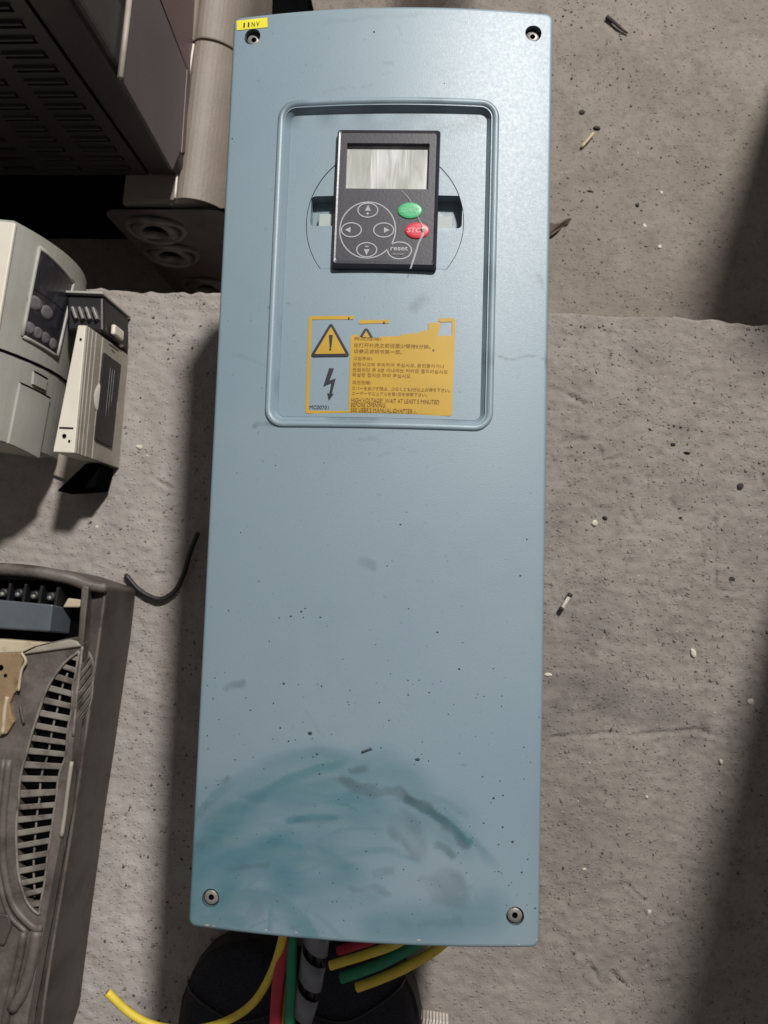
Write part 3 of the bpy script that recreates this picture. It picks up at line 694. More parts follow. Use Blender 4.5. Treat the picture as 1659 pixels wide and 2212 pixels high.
# ---- warning sticker
def k3(x, y): return tuple(_kp(x / 4.0 + 622.1, y / 4.0 + 651.7, .0003)[:2])
zs = lambda off: (lambda x, y: zpan(x) + off)
amber = [(180, 138), (195, 124), (575, 122), (565, 152), (207, 155), (180, 940), (521, 944), (540, 310), (548, 293), (566, 283), (598, 285), (618, 305), (640, 312), (736, 314), (800, 303), (976, 296), (979, 282), (1140, 268), (1144, 255), (1186, 250), (1215, 240), (1210, 185), (1320, 178), (1318, 172), (1300, 170), (1302, 142), (1425, 140), (1445, 158), (1448, 185), (1416, 975), (1400, 988), (160, 965), (150, 945)]
win = [(1322, 178), (1416, 172), (1415, 294), (1290, 292), (1314, 225)]
stk = sheet('warning_sticker', [k3(*p) for p in amber], [[k3(*p) for p in win]], zs(.0003), 'sticker', D, grid=.003)
sheet('sticker_strip', [k3(*p) for p in ((610, 165), (650, 158), (875, 155), (870, 186), (612, 191))], [], zs(.0003), 'sticker', stk, grid=.003)
def rpoly(pts, r, n=4):
    out = []; m = len(pts)
    for i in range(m):
        a, b, c = (np.array(pts[i - 1], float), np.array(pts[i], float), np.array(pts[(i + 1) % m], float))
        p = b + (a - b) / np.linalg.norm(a - b) * r; q = b + (c - b) / np.linalg.norm(c - b) * r
        for k in range(n + 1): t = k / n; out.append(tuple((1 - t) ** 2 * p + 2 * t * (1 - t) * b + t * t * q))
    return out
sheet('warning_triangle', [k3(*p) for p in rpoly([(372, 175), (540, 474), (188, 478)], 40)], [], zs(.0005), 'sticker_black', stk, grid=.004)
sheet('triangle_field', [k3(*p) for p in rpoly([(372, 218), (498, 450), (230, 454)], 10)], [], zs(.0007), 'sticker', stk, grid=.004)
sheet('exclamation_mark', [k3(*p) for p in ((355, 290), (388, 290), (376, 398), (361, 398))], [], zs(.0009), 'sticker_black', stk, grid=0)
sheet('exclamation_mark', [k3(366 + 10 * math.cos(a), 414 + 10 * math.sin(a)) for a in np.linspace(0, 6.28, 12, endpoint=False)], [], zs(.0009), 'sticker_black', stk, grid=0)
sheet('lightning_bolt', [k3(*p) for p in ((355, 575), (398, 576), (360, 682), (413, 662), (380, 795), (394, 798), (353, 852), (340, 788), (358, 795), (374, 702), (305, 731))], [], zs(.0004), 'sticker_black', stk, grid=0)
sheet('torn_triangle', [k3(*p) for p in ((622, 300), (652, 248), (664, 234), (680, 231), (694, 240), (722, 288), (736, 312), (712, 314), (676, 252), (642, 308))], [], zs(.0005), 'sticker_black', stk, grid=0)
sheet('triangle_field', [k3(*p) for p in ((642, 309), (676, 252), (711, 312))], [], zs(.0005), 'sticker', stk, grid=0)
for p in ((527, 143), (830, 180), (1257, 420)):
    sheet('ink_dot', [k3(p[0] + 8 * math.cos(a), p[1] + 8 * math.sin(a)) for a in np.linspace(0, 6.28, 10, endpoint=False)], [], zs(.0006), 'sticker_black', stk, grid=0)
LINES = [('高压危险!', 570, 805, 331, 28, 0), ('在打开外壳之前请至少等待5分钟。', 568, 1232, 392, 36, 0), ('请参见说明书第一章。', 568, 985, 444, 36, 0),
         ('고압주의!', 564, 724, 504, 30, 1), ('감전사고에 주의하여 주십시오. 통전중이거나', 560, 1350, 556, 32, 1), ('전원차단 후 5분 이내에는 커버를 열지마십시오', 558, 1380, 604, 34, 1), ('확실한 접지를 하여 주십시오', 556, 1058, 648, 34, 1),
         ('高圧危険!', 556, 714, 712, 32, 0), ('カバーをあけず際は、少なくとも5分以上お待ち下さい。', 554, 1400, 764, 34, 0), ('ユーザーマニュアルを第1章を参照下さい。', 552, 1202, 806, 32, 0),
         ('HIGH VOLTAGE!  WAIT AT LEAST 5 MINUTED', 546, 1306, 868, 36, 1), ('BEFORE OPENING.', 544, 848, 906, 34, 1), ("SEE USER'S MANUAL CHAPTER 1.", 542, 1114, 950, 36, 1)]
for s, xa, xb, yb, h, _ in LINES:
    sl = .024; a = np.array(k3(xa, yb)); b = np.array(k3(xb, yb + sl * (xb - xa))); c = np.array(k3(xa + 3, yb - h))
    text('lettering', s, a, b - a, c - a, zs(.0006), 'sticker_brown', stk, 0)
a = np.array(k3(186, 926)); b = np.array(k3(350, 930)); c = np.array(k3(188, 894))
text('lettering', 'MC00701', a, b - a, c - a, zs(.0004), 'sticker_black', stk, 0)

# ---- grit stuck to the cover
sp8 = [(952, 15, 4), (897, 180, 4), (917, 160, 3), (1142, 161, 3), (1434, 220, 6), (258, 360, 4), (509, 384, 7), (551, 365, 6), (567, 352, 5), (560, 388, 4), (462, 390, 4), (628, 388, 5), (984, 353, 4), (1100, 448, 7), (422, 484, 4), (852, 497, 3), (1188, 596, 6), (1326, 594, 4), (911, 615, 3), (242, 609, 3), (203, 632, 4), (481, 655, 8), (540, 658, 3), (633, 665, 5), (748, 683, 3), (982, 700, 5), (1067, 691, 4), (328, 712, 4), (346, 762, 5), (439, 735, 5), (743, 740, 4), (866, 732, 4), (1166, 738, 3), (1145, 778, 4), (1359, 746, 4), (906, 804, 5), (220, 800, 3), (467, 833, 6), (587, 855, 11), (173, 865, 5), (500, 887, 5), (527, 882, 4), (302, 858, 3), (1020, 961, 12), (1037, 940, 4), (1064, 967, 4), (1449, 912, 5), (285, 962, 5), (357, 952, 4), (598, 951, 5), (615, 940, 6), (640, 982, 5), (1282, 1030, 4), (1353, 1048, 4), (216, 1062, 4), (1475, 972, 3), (1510, 790, 4), (745, 1000, 3)]
sp4 = [(1362, 367, 7), (1402, 355, 6), (1352, 386, 4), (1390, 293, 4), (1320, 475, 6), (1402, 492, 6), (1445, 556, 8), (1385, 567, 4), (1510, 632, 5), (1384, 684, 6), (1484, 687, 6), (1440, 732, 4), (1542, 842, 6), (812, 597, 5), (772, 672, 4), (1313, 276, 4), (1522, 212, 4), (610, 262, 6), (120, 322, 5), (172, 309, 4), (625, 222, 4), (1245, 690, 4), (495, 517, 3)]
spl = [(x / 1.8667 + 355.5, y / 1.8667 + 1125.7, r / 3.7) for x, y, r in sp8] + [(x / 2 + 385.1, y / 2 + 1540.5, r / 4) for x, y, r in sp4] + [(808, 69, 1.8), (865, 1133, 1.5), (502, 300, 1.2), (1138, 1165, 1.4), (520, 1150, 1), (700, 1000, 1), (960, 180, 1)]
for _ in range(90): spl.append((random.uniform(440, 1150), 2000 - abs(random.gauss(0, 420)), random.uniform(.5, 1.1)))
parts = []
for u, v, r in spl:
    p = cpx(u, v); rr = r * .00042; n = 7; asp = random.uniform(.6, 1.0); ph = random.uniform(0, 6)
    ring = [(p[0] + rr * random.uniform(.75, 1.2) * math.cos(2 * math.pi * k / n + ph), p[1] + rr * asp * random.uniform(.75, 1.2) * math.sin(2 * math.pi * k / n + ph)) for k in range(n)]
    vs = [(x, y, float(zc(x)) + .0001) for x, y in ring] + [(p[0], p[1], float(zc(p[0])) + .0001 + rr * .5)]
    parts.append((vs, [(k, (k + 1) % n, n) for k in range(n)]))
join('grit', parts, 'speck', D, 'stuff')
wf = []
for u, v, a_, b_ in ((447, 1999, .0016, .0005), (462, 2001, .0009, .0004), (575, 2009, .0013, .0004), (640, 2014, .0008, .0004), (905, 2030, .001, .0004), (1120, 2041, .0008, .0004), (1160, 2030, .0004, .001)):
    p = cpx(u, v); n = 7; wf.append(([(p[0] + a_ * random.uniform(.6, 1.2) * math.cos(6.28 * k / n), min(max(p[1], -HL + IN), HL) + b_ * random.uniform(.6, 1.2) * math.sin(6.28 * k / n), float(zc(p[0])) + .00015) for k in range(n)], [tuple(range(n))]))
join('paint_chip', wf, 'cream', D, 'stuff')
sc_ = [cpx(797, 1619.5), cpx(805, 1616.5)]
tube('smear_flake', [p + np.array([0, 0, .0002]) for p in (cpx(782, 1625), cpx(792, 1621), cpx(803, 1617))], .0007, 'speck', D, 6, 3)

# ================================================================ wires under the blue drive
def wire(name, label, pts, r, mat, group=None, dz=.045, cut=True, core='copper'):
    path = [P(u, v, z - dz) for u, v, z in pts]; r = r * .98
    t = thing(name, label, 'wire', path[0] * np.array([1, 1, 0]), group)
    tube('insulation', path, r, mat, t, 14, 10)
    if cut:
        d = path[-1] - path[-2]; d /= np.linalg.norm(d)
        tube('core', [path[-1] - d * .004, path[-1] + d * .0004], r * .55, core, t, 10, 0)
    return t
wire('wire', 'long yellow wire curving out to the left over the dark shoe', [(622, 1960, .17), (612, 2020, .17), (588, 2098, .155), (548, 2165, .14), (492, 2204, .130), (420, 2224, .13), (340, 2217, .132), (283, 2190, .135), (232, 2143, .138)], .0030, 'yellow', 'loose wires under the blue drive')
wire('wire', 'thick red wire hanging straight down beside the green one', [(625, 1960, .165), (614, 2030, .163), (605, 2095, .158), (598, 2160, .15), (593, 2260, .14), (590, 2330, .13)], .0046, 'red', 'loose wires under the blue drive')
wire('wire', 'thin yellow wire squeezed between the red and the green wire', [(634, 1960, .15), (624, 2060, .149), (617, 2140, .145), (613, 2200, .14), (611, 2330, .13)], .0033, 'yellow', 'loose wires under the blue drive')
wire('wire', 'green wire hanging straight down beside the grey spiral wrap', [(634, 1960, .165), (630, 2040, .163), (629, 2100, .158), (627, 2170, .15), (623, 2260, .14), (620, 2330, .13)], .0040, 'green', 'loose wires under the blue drive')
G2 = 'short cut wire ends under the blue drive'
wire('wire', 'uppermost short yellow wire end pointing left, partly in the shadow', [(960, 1975, .165), (860, 2036, .158), (790, 2062, .152), (745, 2076, .15), (713, 2086, .149)], .0031, 'yellow', G2, .008)
wire('wire', 'short green cut wire end lying between two yellow ends', [(985, 1985, .160), (890, 2045, .150), (830, 2078, .146), (780, 2098, .143), (737, 2113, .141)], .0037, 'green', G2, .018)
wire('wire', 'lowest short yellow cut wire end, nearest the floor', [(1010, 1990, .150), (940, 2052, .142), (880, 2088, .136), (825, 2113, .132), (771, 2133, .129)], .0034, 'yellow', G2, .012)
wire('wire', 'dark red wire end in the shadow under the blue drive', [(900, 1985, .155), (820, 2024, .148), (770, 2042, .145), (730, 2054, .142)], .0036, 'red', G2, .085)
# cable bundle in spiral wrap
cpts = [P(u, v, z - .045) for u, v, z in ((690, 1960, .165), (684, 2020, .162), (676, 2080, .155), (665, 2140, .147), (648, 2200, .138), (628, 2270, .13), (610, 2340, .125))]
cb = thing('cable_bundle', 'black cable bundle in translucent grey spiral wrap under the blue drive', 'cable', cpts[0] * np.array([1, 1, 0]))
path = catmull(cpts, 14); fr = frames(path)
for k in range(5):
    off = [p + .0042 * (math.cos(k * 2 * math.pi / 5 + i * .01) * a + math.sin(k * 2 * math.pi / 5 + i * .01) * b) for i, (p, (t, a, b)) in enumerate(zip(path, fr))]
    tube('conductor', off, .0026, 'black_wire', cb, 8, 0)
vs = []; fs = []; L = len(path); N = 420; wr = .0095
arc = np.r_[0, np.cumsum([np.linalg.norm(path[i + 1] - path[i]) for i in range(L - 1)])]
def at(s):
    i = min(max(np.searchsorted(arc, s) - 1, 0), L - 2); f = (s - arc[i]) / (arc[i + 1] - arc[i]); return path[i] + (path[i + 1] - path[i]) * f, fr[i]
for k in range(N):
    s = arc[-1] * .96 * k / N; g = -s / .030 * 2 * math.pi + 2.2
    for w in (-.5, .5):
        ss = min(max(s + w * .0215, 0), arc[-1] * .999); p, (t, a, b) = at(ss)
        for rr in (wr, wr - .0007): vs.append(p + rr * (math.cos(g) * a + math.sin(g) * b))
for k in range(N - 1):
    q = 4 * k
    fs += [(q, q + 2, q + 6, q + 4), (q + 1, q + 5, q + 7, q + 3), (q, q + 4, q + 5, q + 1), (q + 2, q + 3, q + 7, q + 6)]
mesh('spiral_wrap', vs, fs, 'wrap', cb, True)

# ================================================================ shoes at the lower edge
def shoe(label, toe, heel, wid, hgt, side):
    toe = np.asarray(toe); heel = np.asarray(heel); ax = (toe - heel)[:2]; Ls = np.linalg.norm(ax); ax /= Ls; sd = np.array([ax[1], -ax[0]])
    t = thing('shoe', label, 'shoe', (*(toe + heel)[:2] / 2, .002), 'pair of black shoes')
    prof = [(0.0, .10, .35), (.015, .40, .42), (.05, .66, .52), (.10, .84, .58), (.18, .97, .66), (.28, 1.0, .78), (.38, .96, .92), (.5, .86, 1.05), (.7, .76, 1.15), (.88, .72, 1.15), (.97, .5, 1.1), (1, .2, 1.05)]
    def body(r0, r1, f, zb):
        vs = []; n = 18
        for s, w, h in prof:
            c = toe[:2] - ax * Ls * s * (1 if f == 1 else 1)
            for k in range(n + 1):
                a = math.pi * k / n; xx = math.cos(a); zz = math.sin(a)
                xx = math.copysign(abs(xx) ** .75, xx)
                p = c + sd * xx * wid / 2 * w * f; vs.append((p[0], p[1], zb + (r1 if r1 else hgt * h * zz ** .8)) if not r1 else (p[0], p[1], zb + (r1 if 0 < k < n else 0)))
        fs = []
        for i in range(len(prof) - 1):
            for k in range(n): fs.append((i * (n + 1) + k, i * (n + 1) + k + 1, (i + 1) * (n + 1) + k + 1, (i + 1) * (n + 1) + k))
        fs.append(tuple(range(n + 1))); fs.append(tuple(range((len(prof) - 1) * (n + 1), len(prof) * (n + 1))))
        return vs, fs
    v, f_ = body(0, 0, 1, .024); mesh('upper', v, f_, 'shoe', t, True)
    v, f_ = body(0, .024, 1.06, .0025); mesh('sole', v, f_, 'shoe_sole', t)
    # lace rows and a stitched toe seam
    for k in range(4):
        s = .36 + .07 * k; c = toe[:2] - ax * Ls * s; z = .024 + hgt * (.9 + .35 * (s - .36)) + .002
        tube('lace', [(*(c - sd * .02), z - .004), (*c, z + .002), (*(c + sd * .02), z - .004)], .0025, 'black', t, 8, 5)
    c = [(*(toe[:2] - ax * Ls * (.17 - .05 * abs(math.cos(a))) + sd * wid * .46 * math.cos(a)), .026 + hgt * .66 * max(0, math.sin(a)) ** .8) for a in np.linspace(.15, math.pi - .15, 12)]
    tube('toe_seam', c, .0012, 'black', t, 6, 3)
    return t
t1 = P(545, 2035, .03); h1 = t1 + np.array([-.012, -.28, 0])
shoe('black knit shoe on the left under the long yellow wire', t1, h1, .108, .05, -1)
t2 = P(735, 2035, .03); h2 = t2 + np.array([.055, -.275, 0])
sh2 = shoe('black knit shoe on the right under the cut wire ends', t2, h2, .104, .05, 1)
for k in range(9):
    q = P(905 + 7 * k, 2216 + 1.2 * k, .012); o = box('sole_rib', q, (.0022, .02, .014), 'white_rubber', sh2, .0005, -.15)

# ================================================================ black bent cable on the floor
bpts = [(272, 1243, .004), (300, 1274, .005), (330, 1291, .005), (352, 1293, .005), (378, 1276, .006), (397, 1240, .007), (410, 1195, .008), (428, 1150, .009)]
bc = thing('cable_offcut', 'bent black cable piece lying on the floor left of the blue drive', 'cable', P(350, 1290, 0))
tube('insulation', [P(*q) for q in bpts], .0022, 'black_wire', bc, 12, 10)
tube('core', [P(272, 1243, .004) + np.array([.0006, -.001, 0]), P(270, 1240.5, .004)], .0014, 'copper', bc, 8, 0)

# ================================================================ beige keypad drive lying on its side (left edge)
A0 = P(188, 604, .012)[:2]; A1 = P(127, 992, .012)[:2]; AH = .125
adir = (A1 - A0); AL = np.linalg.norm(adir); adir = adir / AL; anr = np.array([-adir[1], adir[0]]); anr = anr if anr[0] > 0 else -anr
def SA(s, t, off=0):
    b = .013 * (1 - (2 * t - 1) ** 2) - .004
    q = A0 + adir * AL * s + anr * (b + off); return np.array([q[0], q[1], .004 + AH * t])
def a_px(x, y): return px2st(SA, x / 4.665, y / 4.665 + 592.5)
def patch(name, S, sts, off, th, mat, parent, ns=8, nt=8, bevel=0):
    """quad patch on surface S; sts: 4 (s,t) corners"""
    vs = []; fs = []
    for i in range(ns + 1):
        for j in range(nt + 1):
            a = i / ns; b = j / nt
            st = [(1 - a) * (1 - b) * sts[0][k] + a * (1 - b) * sts[1][k] + a * b * sts[2][k] + (1 - a) * b * sts[3][k] for k in (0, 1)]
            vs.append(S(*st, off)); vs.append(S(*st, off - th))
    w = 2 * (nt + 1)
    for i in range(ns):
        for j in range(nt):
            q = i * w + 2 * j; fs += [(q, q + w, q + w + 2, q + 2), (q + 1, q + 3, q + w + 3, q + w + 1)]
    for i in range(ns):
        q = i * w; fs.append((q, q + 1, q + w + 1, q + w)); q += 2 * nt; fs.append((q, q + w, q + w + 1, q + 1))
    for j in range(nt):
        q = 2 * j; fs.append((q, q + 2, q + 3, q + 1)); q += ns * w; fs.append((q, q + 1, q + 3, q + 2))
    return mesh(name, vs, fs, mat, parent, bevel=bevel)
TA = thing('inverter_drive', 'pale beige inverter drive lying on its side at the left edge, dark keypad showing', 'inverter drive', (*(A0 + adir * AL / 2 - anr * .06), 0))
bk = -.12
plan = [A0 + anr * -.006, A1 + anr * -.006, A1 + anr * bk, A0 + anr * bk]
prism('body', [tuple(p) for p in plan], .002, .004 + AH - .002, 'beige_light', TA, .004)
sj = px2st(SA, 96, 794)[0]
patch('upper_cover', SA, [(0, 0), (sj - .004, 0), (sj - .004, 1), (0, 1)], 0, .012, 'beige', TA, 6, 14, 0)
patch('lower_cover', SA, [(sj + .004, 0), (1, 0), (1, 1), (sj + .004, 1)], -.0006, .012, 'beige', TA, 6, 14, 0)
prism('top_face', [tuple(p) for p in (A0 + anr * -.002 - adir * -.002, A1 + anr * -.002, A1 + anr * (bk + .004), A0 + anr * (bk + .004))], .004 + AH - .002, .004 + AH + .0015, 'beige_light', TA, .001)  # paler than the front covers: lamplight on the upper side painted in
kq = [px2st(SA, *q) for q in ((157, 611), (122, 771), (47, 726), (84, 534))]
kpd = patch('keypad', SA, kq, .0006, .002, 'dark_glass', TA, 8, 8)
def stbar(name, st0, st1, w, h, mat, parent, S=SA):
    p = [S(*(np.array(st0) + (np.array(st1) - np.array(st0)) * k / 6), h * .5) for k in range(7)]
    return tube(name, p, w, mat, parent, 8, 0)
for i in range(4): stbar('bezel', kq[i], kq[(i + 1) % 4], .0016, .001, 'beige', kpd)
def stell(name, c, rx, ry, off, mat, parent, S=SA, ang=0):
    vs = []; n = 20; ca, sa = math.cos(ang), math.sin(ang)
    for f, h in ((1, 0), (.9, .8), (.5, 1), (.01, 1)):
        for k in range(n):
            a = 2 * math.pi * k / n; x = rx * f * math.cos(a); y = ry * f * math.sin(a); vs.append(S(c[0] + x * ca - y * sa, c[1] + x * sa + y * ca, off * h))
    fs = [(j * n + k, j * n + (k + 1) % n, (j + 1) * n + (k + 1) % n, (j + 1) * n + k) for j in range(3) for k in range(n)]
    return mesh(name, vs, fs, mat, parent, True)
for x, y, big in ((350, 290, 1), (470, 385, 1), (295, 540, 0), (375, 590, 0), (455, 640, 0), (530, 700, 0)):
    stell('button', a_px(x, y), .036 if big else .030, .068 if big else .052, .0012, 'rubber_button', kpd)
sq = [px2st(SA, *q) for q in ((150, 622), (137, 672), (68, 622), (88, 553))]
patch('display', SA, sq, .0011, .001, 'dark_glass', kpd, 6, 6)
hq = [a_px(*q) for q in ((490, 1245), (380, 1850), (75, 1700), (195, 1095))]
patch('hatch', SA, hq, .0014, .004, 'beige', TA, 6, 8)
hq2 = [a_px(*q) for q in ((465, 1052), (452, 1168), (322, 1105), (335, 978))]
patch('hatch', SA, hq2, .0012, .004, 'beige', TA, 4, 4)
stbar('seam', hq[0], hq[3], .0008, .0022, 'void', TA); stbar('seam', hq2[0], hq2[3], .0008, .002, 'void', TA)
stbar('seam', (sj, .02), (sj, .98), .0012, -.001, 'void', TA)

# ================================================================ grooved unit in front of it
B0 = P(278, 768, .002)[:2]; B1 = P(257, 1011, .002)[:2]; BH = .086
bd = B1 - B0; BL = np.linalg.norm(bd); bd /= BL; bn = np.array([-bd[1], bd[0]]); bn = bn if bn[0] > 0 else -bn
def SB(s, t, off=0): q = B0 + bd * BL * s + bn * off; return np.array([q[0], q[1], .002 + BH * t])
def b_px(x, y): return px2st(SB, x / 4.665, y / 4.665 + 592.5)
TB = thing('grooved_module', 'narrow beige electronics module with ribbed side and black nameplate, standing before the keypad drive', 'electronics module', (*(B0 + bd * BL / 2 - bn * .01), 0))
BWt, BWb = .0078, .0188
prism('housing', [tuple(p) for p in (B0 - bn * .0012, B1 - bn * .0012, B1 - bn * BWb, B0 - bn * BWt)], .002, .002 + BH, 'beige_light', TB, .0008)  # pale beige paints the top strip as lit
tv = [b_px(785, 1790)[1], b_px(822, 1800)[1], b_px(860, 1815)[1], b_px(928, 1835)[1]]
edges = [1.0] + tv + [.30, .0]
for a_, b_ in zip([.995, tv[0] - .01, tv[1] - .01, tv[2] - .01, tv[3] - .012], [tv[0] + .01, tv[1] + .01, tv[2] + .01, tv[3] + .012, .0]):
    patch('side_rib', SB, [(0, b_), (1, b_), (1, a_), (0, a_)], .0, .0035, 'beige_dark', TB, 1, 1, .0004)  # darker beige puts the dim side's shade into the colour
patch('side_backing', SB, [(.005, .01), (.995, .01), (.995, .99), (.005, .99)], -.001, .002, 'beige_dark', TB, 1, 1)
nq = [b_px(*q) for q in ((1205, 912), (1115, 1745), (946, 1660), (1036, 790))]
npl = patch('nameplate', SB, nq, .0016, .0016, 'black', TB, 1, 1)
for k in range(3):
    f0 = .36 + .12 * k; a = np.array(nq[0]) * (1 - f0) + np.array(nq[3]) * f0; b = np.array(nq[1]) * (1 - f0) + np.array(nq[2]) * f0
    stbar('printed_line', a + (b - a) * .12, a + (b - a) * (.55 + .08 * (k % 3)), .0002, .0033, 'print_dim', npl, SB)
stell('knockout', b_px(1072, 1285), .155, .29, .0011, 'beige_light', TB, SB)
for q0, q1 in (((1095, 690), (1190, 770)), ((1100, 700), (1150, 740)), ((1120, 750), (1150, 790))):
    stbar('printed_line', b_px(*q0), b_px(*q1), .0005, .0004, 'print_dim', TB, SB)
# top-strip details
for x, y, r in ((650, 1628, .0016), (700, 1680, .0009), (815, 655, .0009)):
    p = P(x / 4.665, y / 4.665 + 592.5, .0885); tube('screw_hole', [p, p + np.array([0, 0, .0006])], r, 'void', TB, 12, 0)
p0 = P(600 / 4.665, 1545 / 4.665 + 592.5, .0885); p1 = P(738 / 4.665, 1550 / 4.665 + 592.5, .0885); tube('seam', [p0, p1], .0006, 'void', TB, 6, 0)
# black block standing in for the shade at the bottom end, flange on the floor
e_ = B1 + bd * .001
prism('end_shade', [tuple(p) for p in (e_ - bn * .002, e_ + bd * .022 - bn * .006, e_ + bd * .026 - bn * .04, e_ - bn * .016)], .006, .036, 'void', TB, .002)
fl0 = P(111, 1024, .006); fl1 = P(206, 1061, .003)
prism('flange', [tuple(fl0[:2]), tuple(fl1[:2]), (fl1[0] + .004, fl1[1] + .03), (fl0[0] + .004, fl0[1] + .05)], .002, .006, 'beige_dark', TB, .0006)
# terminal block at the far end
c0 = P(188, 640, .06)[:2]; c1 = P(240, 690, .03)[:2]
tb = prism('terminal_block', [tuple(B0 - bd * .004 + bn * .001), tuple(B0 - bd * .004 - bn * .03), tuple(B0 - bd * .034 - bn * .034), tuple(B0 - bd * .034 - bn * .002)], .004, .06, 'black', TB, .002)
for k in range(4):
    q = B0 - bd * .018 - bn * (.006 + .006 * k); box('terminal_pin', (*q, .062), (.0022, .011, .006), 'steel', tb, .0004, .4)
q = B0 - bd * .036 - bn * .018; box('end_wall', (*q, .033), (.034, .002, .062), 'beige', TB, .0005, math.atan2(-bn[1], -bn[0]))
q = B0 - bd * .010 + bn * .0035; box('tab', (*q, .038), (.004, .009, .02), 'beige_light', TB, .0015, math.atan2(bn[1], bn[0]))
q = P(257, 742, .02); box('clip', q, (.007, .003, .006), 'beige_light', TB, .0008, -.8)

# ================================================================ brown-grey drive with grille (lower left)
ZF, ZT = .062, .085                                             # chassis top, cover top
TC = thing('inverter_drive', 'grimy brown-grey inverter drive with long curved grille at the lower left edge', 'inverter drive', (*P(80, 1750, 0)[:2], 0))
rim = [(296, 1272), (286, 1363), (250, 1613), (232, 1731), (200, 1968), (184, 2093), (175, 2168), (150, 2240)]
up = [(232, 1267), (218, 1370), (194, 1545), (170, 1712), (150, 1840), (121, 2018), (100, 2155), (90, 2240)]
topf = [P(u, v, ZF) for u, v in up]; low = [P(u, v, .002) for u, v in rim]
left_t = [P(-150, 2320, ZF), P(-150, 1240, ZF), P(0, 1226, ZF), P(75, 1231, ZF), P(150, 1245, ZF)]
left_b = [np.array([p[0], p[1], .002]) for p in left_t]
hexa('chassis', low + left_b, topf + left_t, 'brown_dark', TC, .0025)
tube('rim_bead', [p + np.array([-.001, 0, .0005]) for p in topf], .0014, 'brown', TC, 8, 6)
tube('end_rim', [P(u, v, z) for u, v, z in ((-60, 1226, ZT), (0, 1229, ZT), (75, 1235, ZT - .003), (150, 1249, ZT - .008), (190, 1263, ZT - .014), (230, 1270, ZF + .002))], .005, 'brown', TC, 10, 6)
GL = [(172, 1406), (144, 1427), (127.5, 1446), (111, 1470), (97.5, 1496), (88.5, 1523), (79.5, 1551), (70.5, 1578), (63, 1605), (55.5, 1634), (46.5, 1665), (42, 1695), (40, 1731), (37, 1755), (35, 1785), (35, 1814), (36, 1840), (37.5, 1868), (41, 1895), (47.5, 1920), (56, 1944), (71, 1965), (85, 1975)]
GR = [(172, 1406), (166, 1436), (162, 1460), (157, 1485), (156, 1512), (154, 1538), (148, 1565), (145, 1592), (144, 1616), (139, 1641), (129, 1668), (124, 1695), (122, 1723), (117, 1750), (114, 1773), (110, 1800), (106, 1827), (102, 1854), (99, 1883), (96, 1907), (91, 1933), (86, 1963), (85, 1975)]
T2 = lambda l, z=ZT: [tuple(P(u, v, z)[:2]) for u, v in l]
ridge = [(178, 1396), (173, 1440), (167, 1490), (162, 1575), (157, 1613), (154, 1660), (147, 1700), (141, 1760), (131, 1813), (118, 1880), (107, 1940), (98, 1993)]
cover_c = [(152, 1378), (178, 1390)] + ridge + [(85, 2060), (60, 2200), (50, 2300), (-120, 2300), (-120, 1380), (0, 1380), (107, 1388)]
gh = GL + GR[-2:0:-1]
cvc = sheet('front_cover', T2(cover_c), [T2(gh)], lambda x, y: np.full(x.shape, ZT), 'brown', TC, grid=.012, th=.012)
prism('grille_cavity', T2([(178, 1403), (150, 1410), (70, 1490), (22, 1650), (12, 1850), (50, 1990), (92, 1985), (128, 1750), (152, 1560)], ZF + .001), ZF + .0005, ZF + .0015, 'void', TC)
for k in range(0, len(GL) - 2):
    def at2(Lx, i, f): a = np.array(Lx[i], float); b = np.array(Lx[i + 1], float); return tuple(a + (b - a) * f)
    f0, f1 = (.32, .80)
    if k == 0: f0 = .42
    q = [at2(GL, k, f0), at2(GR, k, f0), at2(GR, k, f1), at2(GL, k, f1)]
    # widen ends so each slat is let into the cover
    m = lambda p, d: (p[0] + d, p[1])
    q = [m(q[0], -3), m(q[1], 3), m(q[2], 3), m(q[3], -3)]
    zz = ZT - .0006 - .0004 * random.random()
    top = [P(u, v, zz) for u, v in q]; bot = [P(u, v, zz - .003) for u, v in q]
    hexa('slat', bot, top, 'brown_slat', cvc, .0007)
mid = [tuple((np.array(a) * .45 + np.array(b) * .55)) for a, b in zip(GL[2:-2], GR[2:-2])]
tube('slat_rib', [P(u, v, ZT - .0045) for u, v in mid], .0009, 'brown_slat', cvc, 6, 3)
tube('grille_border', [P(u, v, ZT + .0008) for u, v in GL], .0011, 'brown_slat', cvc, 8, 4)
tube('grille_border', [P(u, v, ZT + .0004) for u, v in GR], .0009, 'brown_slat', cvc, 8, 4)
tube('trim_strip', [P(u, v, ZT + .0002) for u, v in ((155, 1645), (146, 1710), (140, 1760), (133, 1806))], .0016, 'beige_dark', TC, 8, 6)
# leaf-shaped side vent
lr = [(178, 1396), (173, 1440), (167, 1490), (162, 1545), (158, 1590)]
lo_ = [(182, 1397), (198, 1425), (199, 1470), (192, 1525), (162, 1592)]
lr = catmull([np.array([*p, 0.]) for p in lr], 6); lo_ = catmull([np.array([*p, 0.]) for p in lo_], 6)
LR = [P(p[0], p[1], ZT - .001) for p in lr]; LO = [P(p[0], p[1], ZF + .001) for p in lo_]
n = len(LR); mesh('side_vent', LR + LO + [p - np.array([.004, 0, .0]) for p in LR] + [p - np.array([.004, 0, 0]) for p in LO], [(i, i + 1, n + i + 1, n + i) for i in range(n - 1)], 'void', TC)
sv = [o for o in COL.objects if o.name.startswith('side_vent')][0]
def vline(f): i = f * (n - 1); a = int(min(i, n - 2)); t = i - a; return LR[a] + (LR[a + 1] - LR[a]) * t, LO[a] + (LO[a + 1] - LO[a]) * t
NS = 9
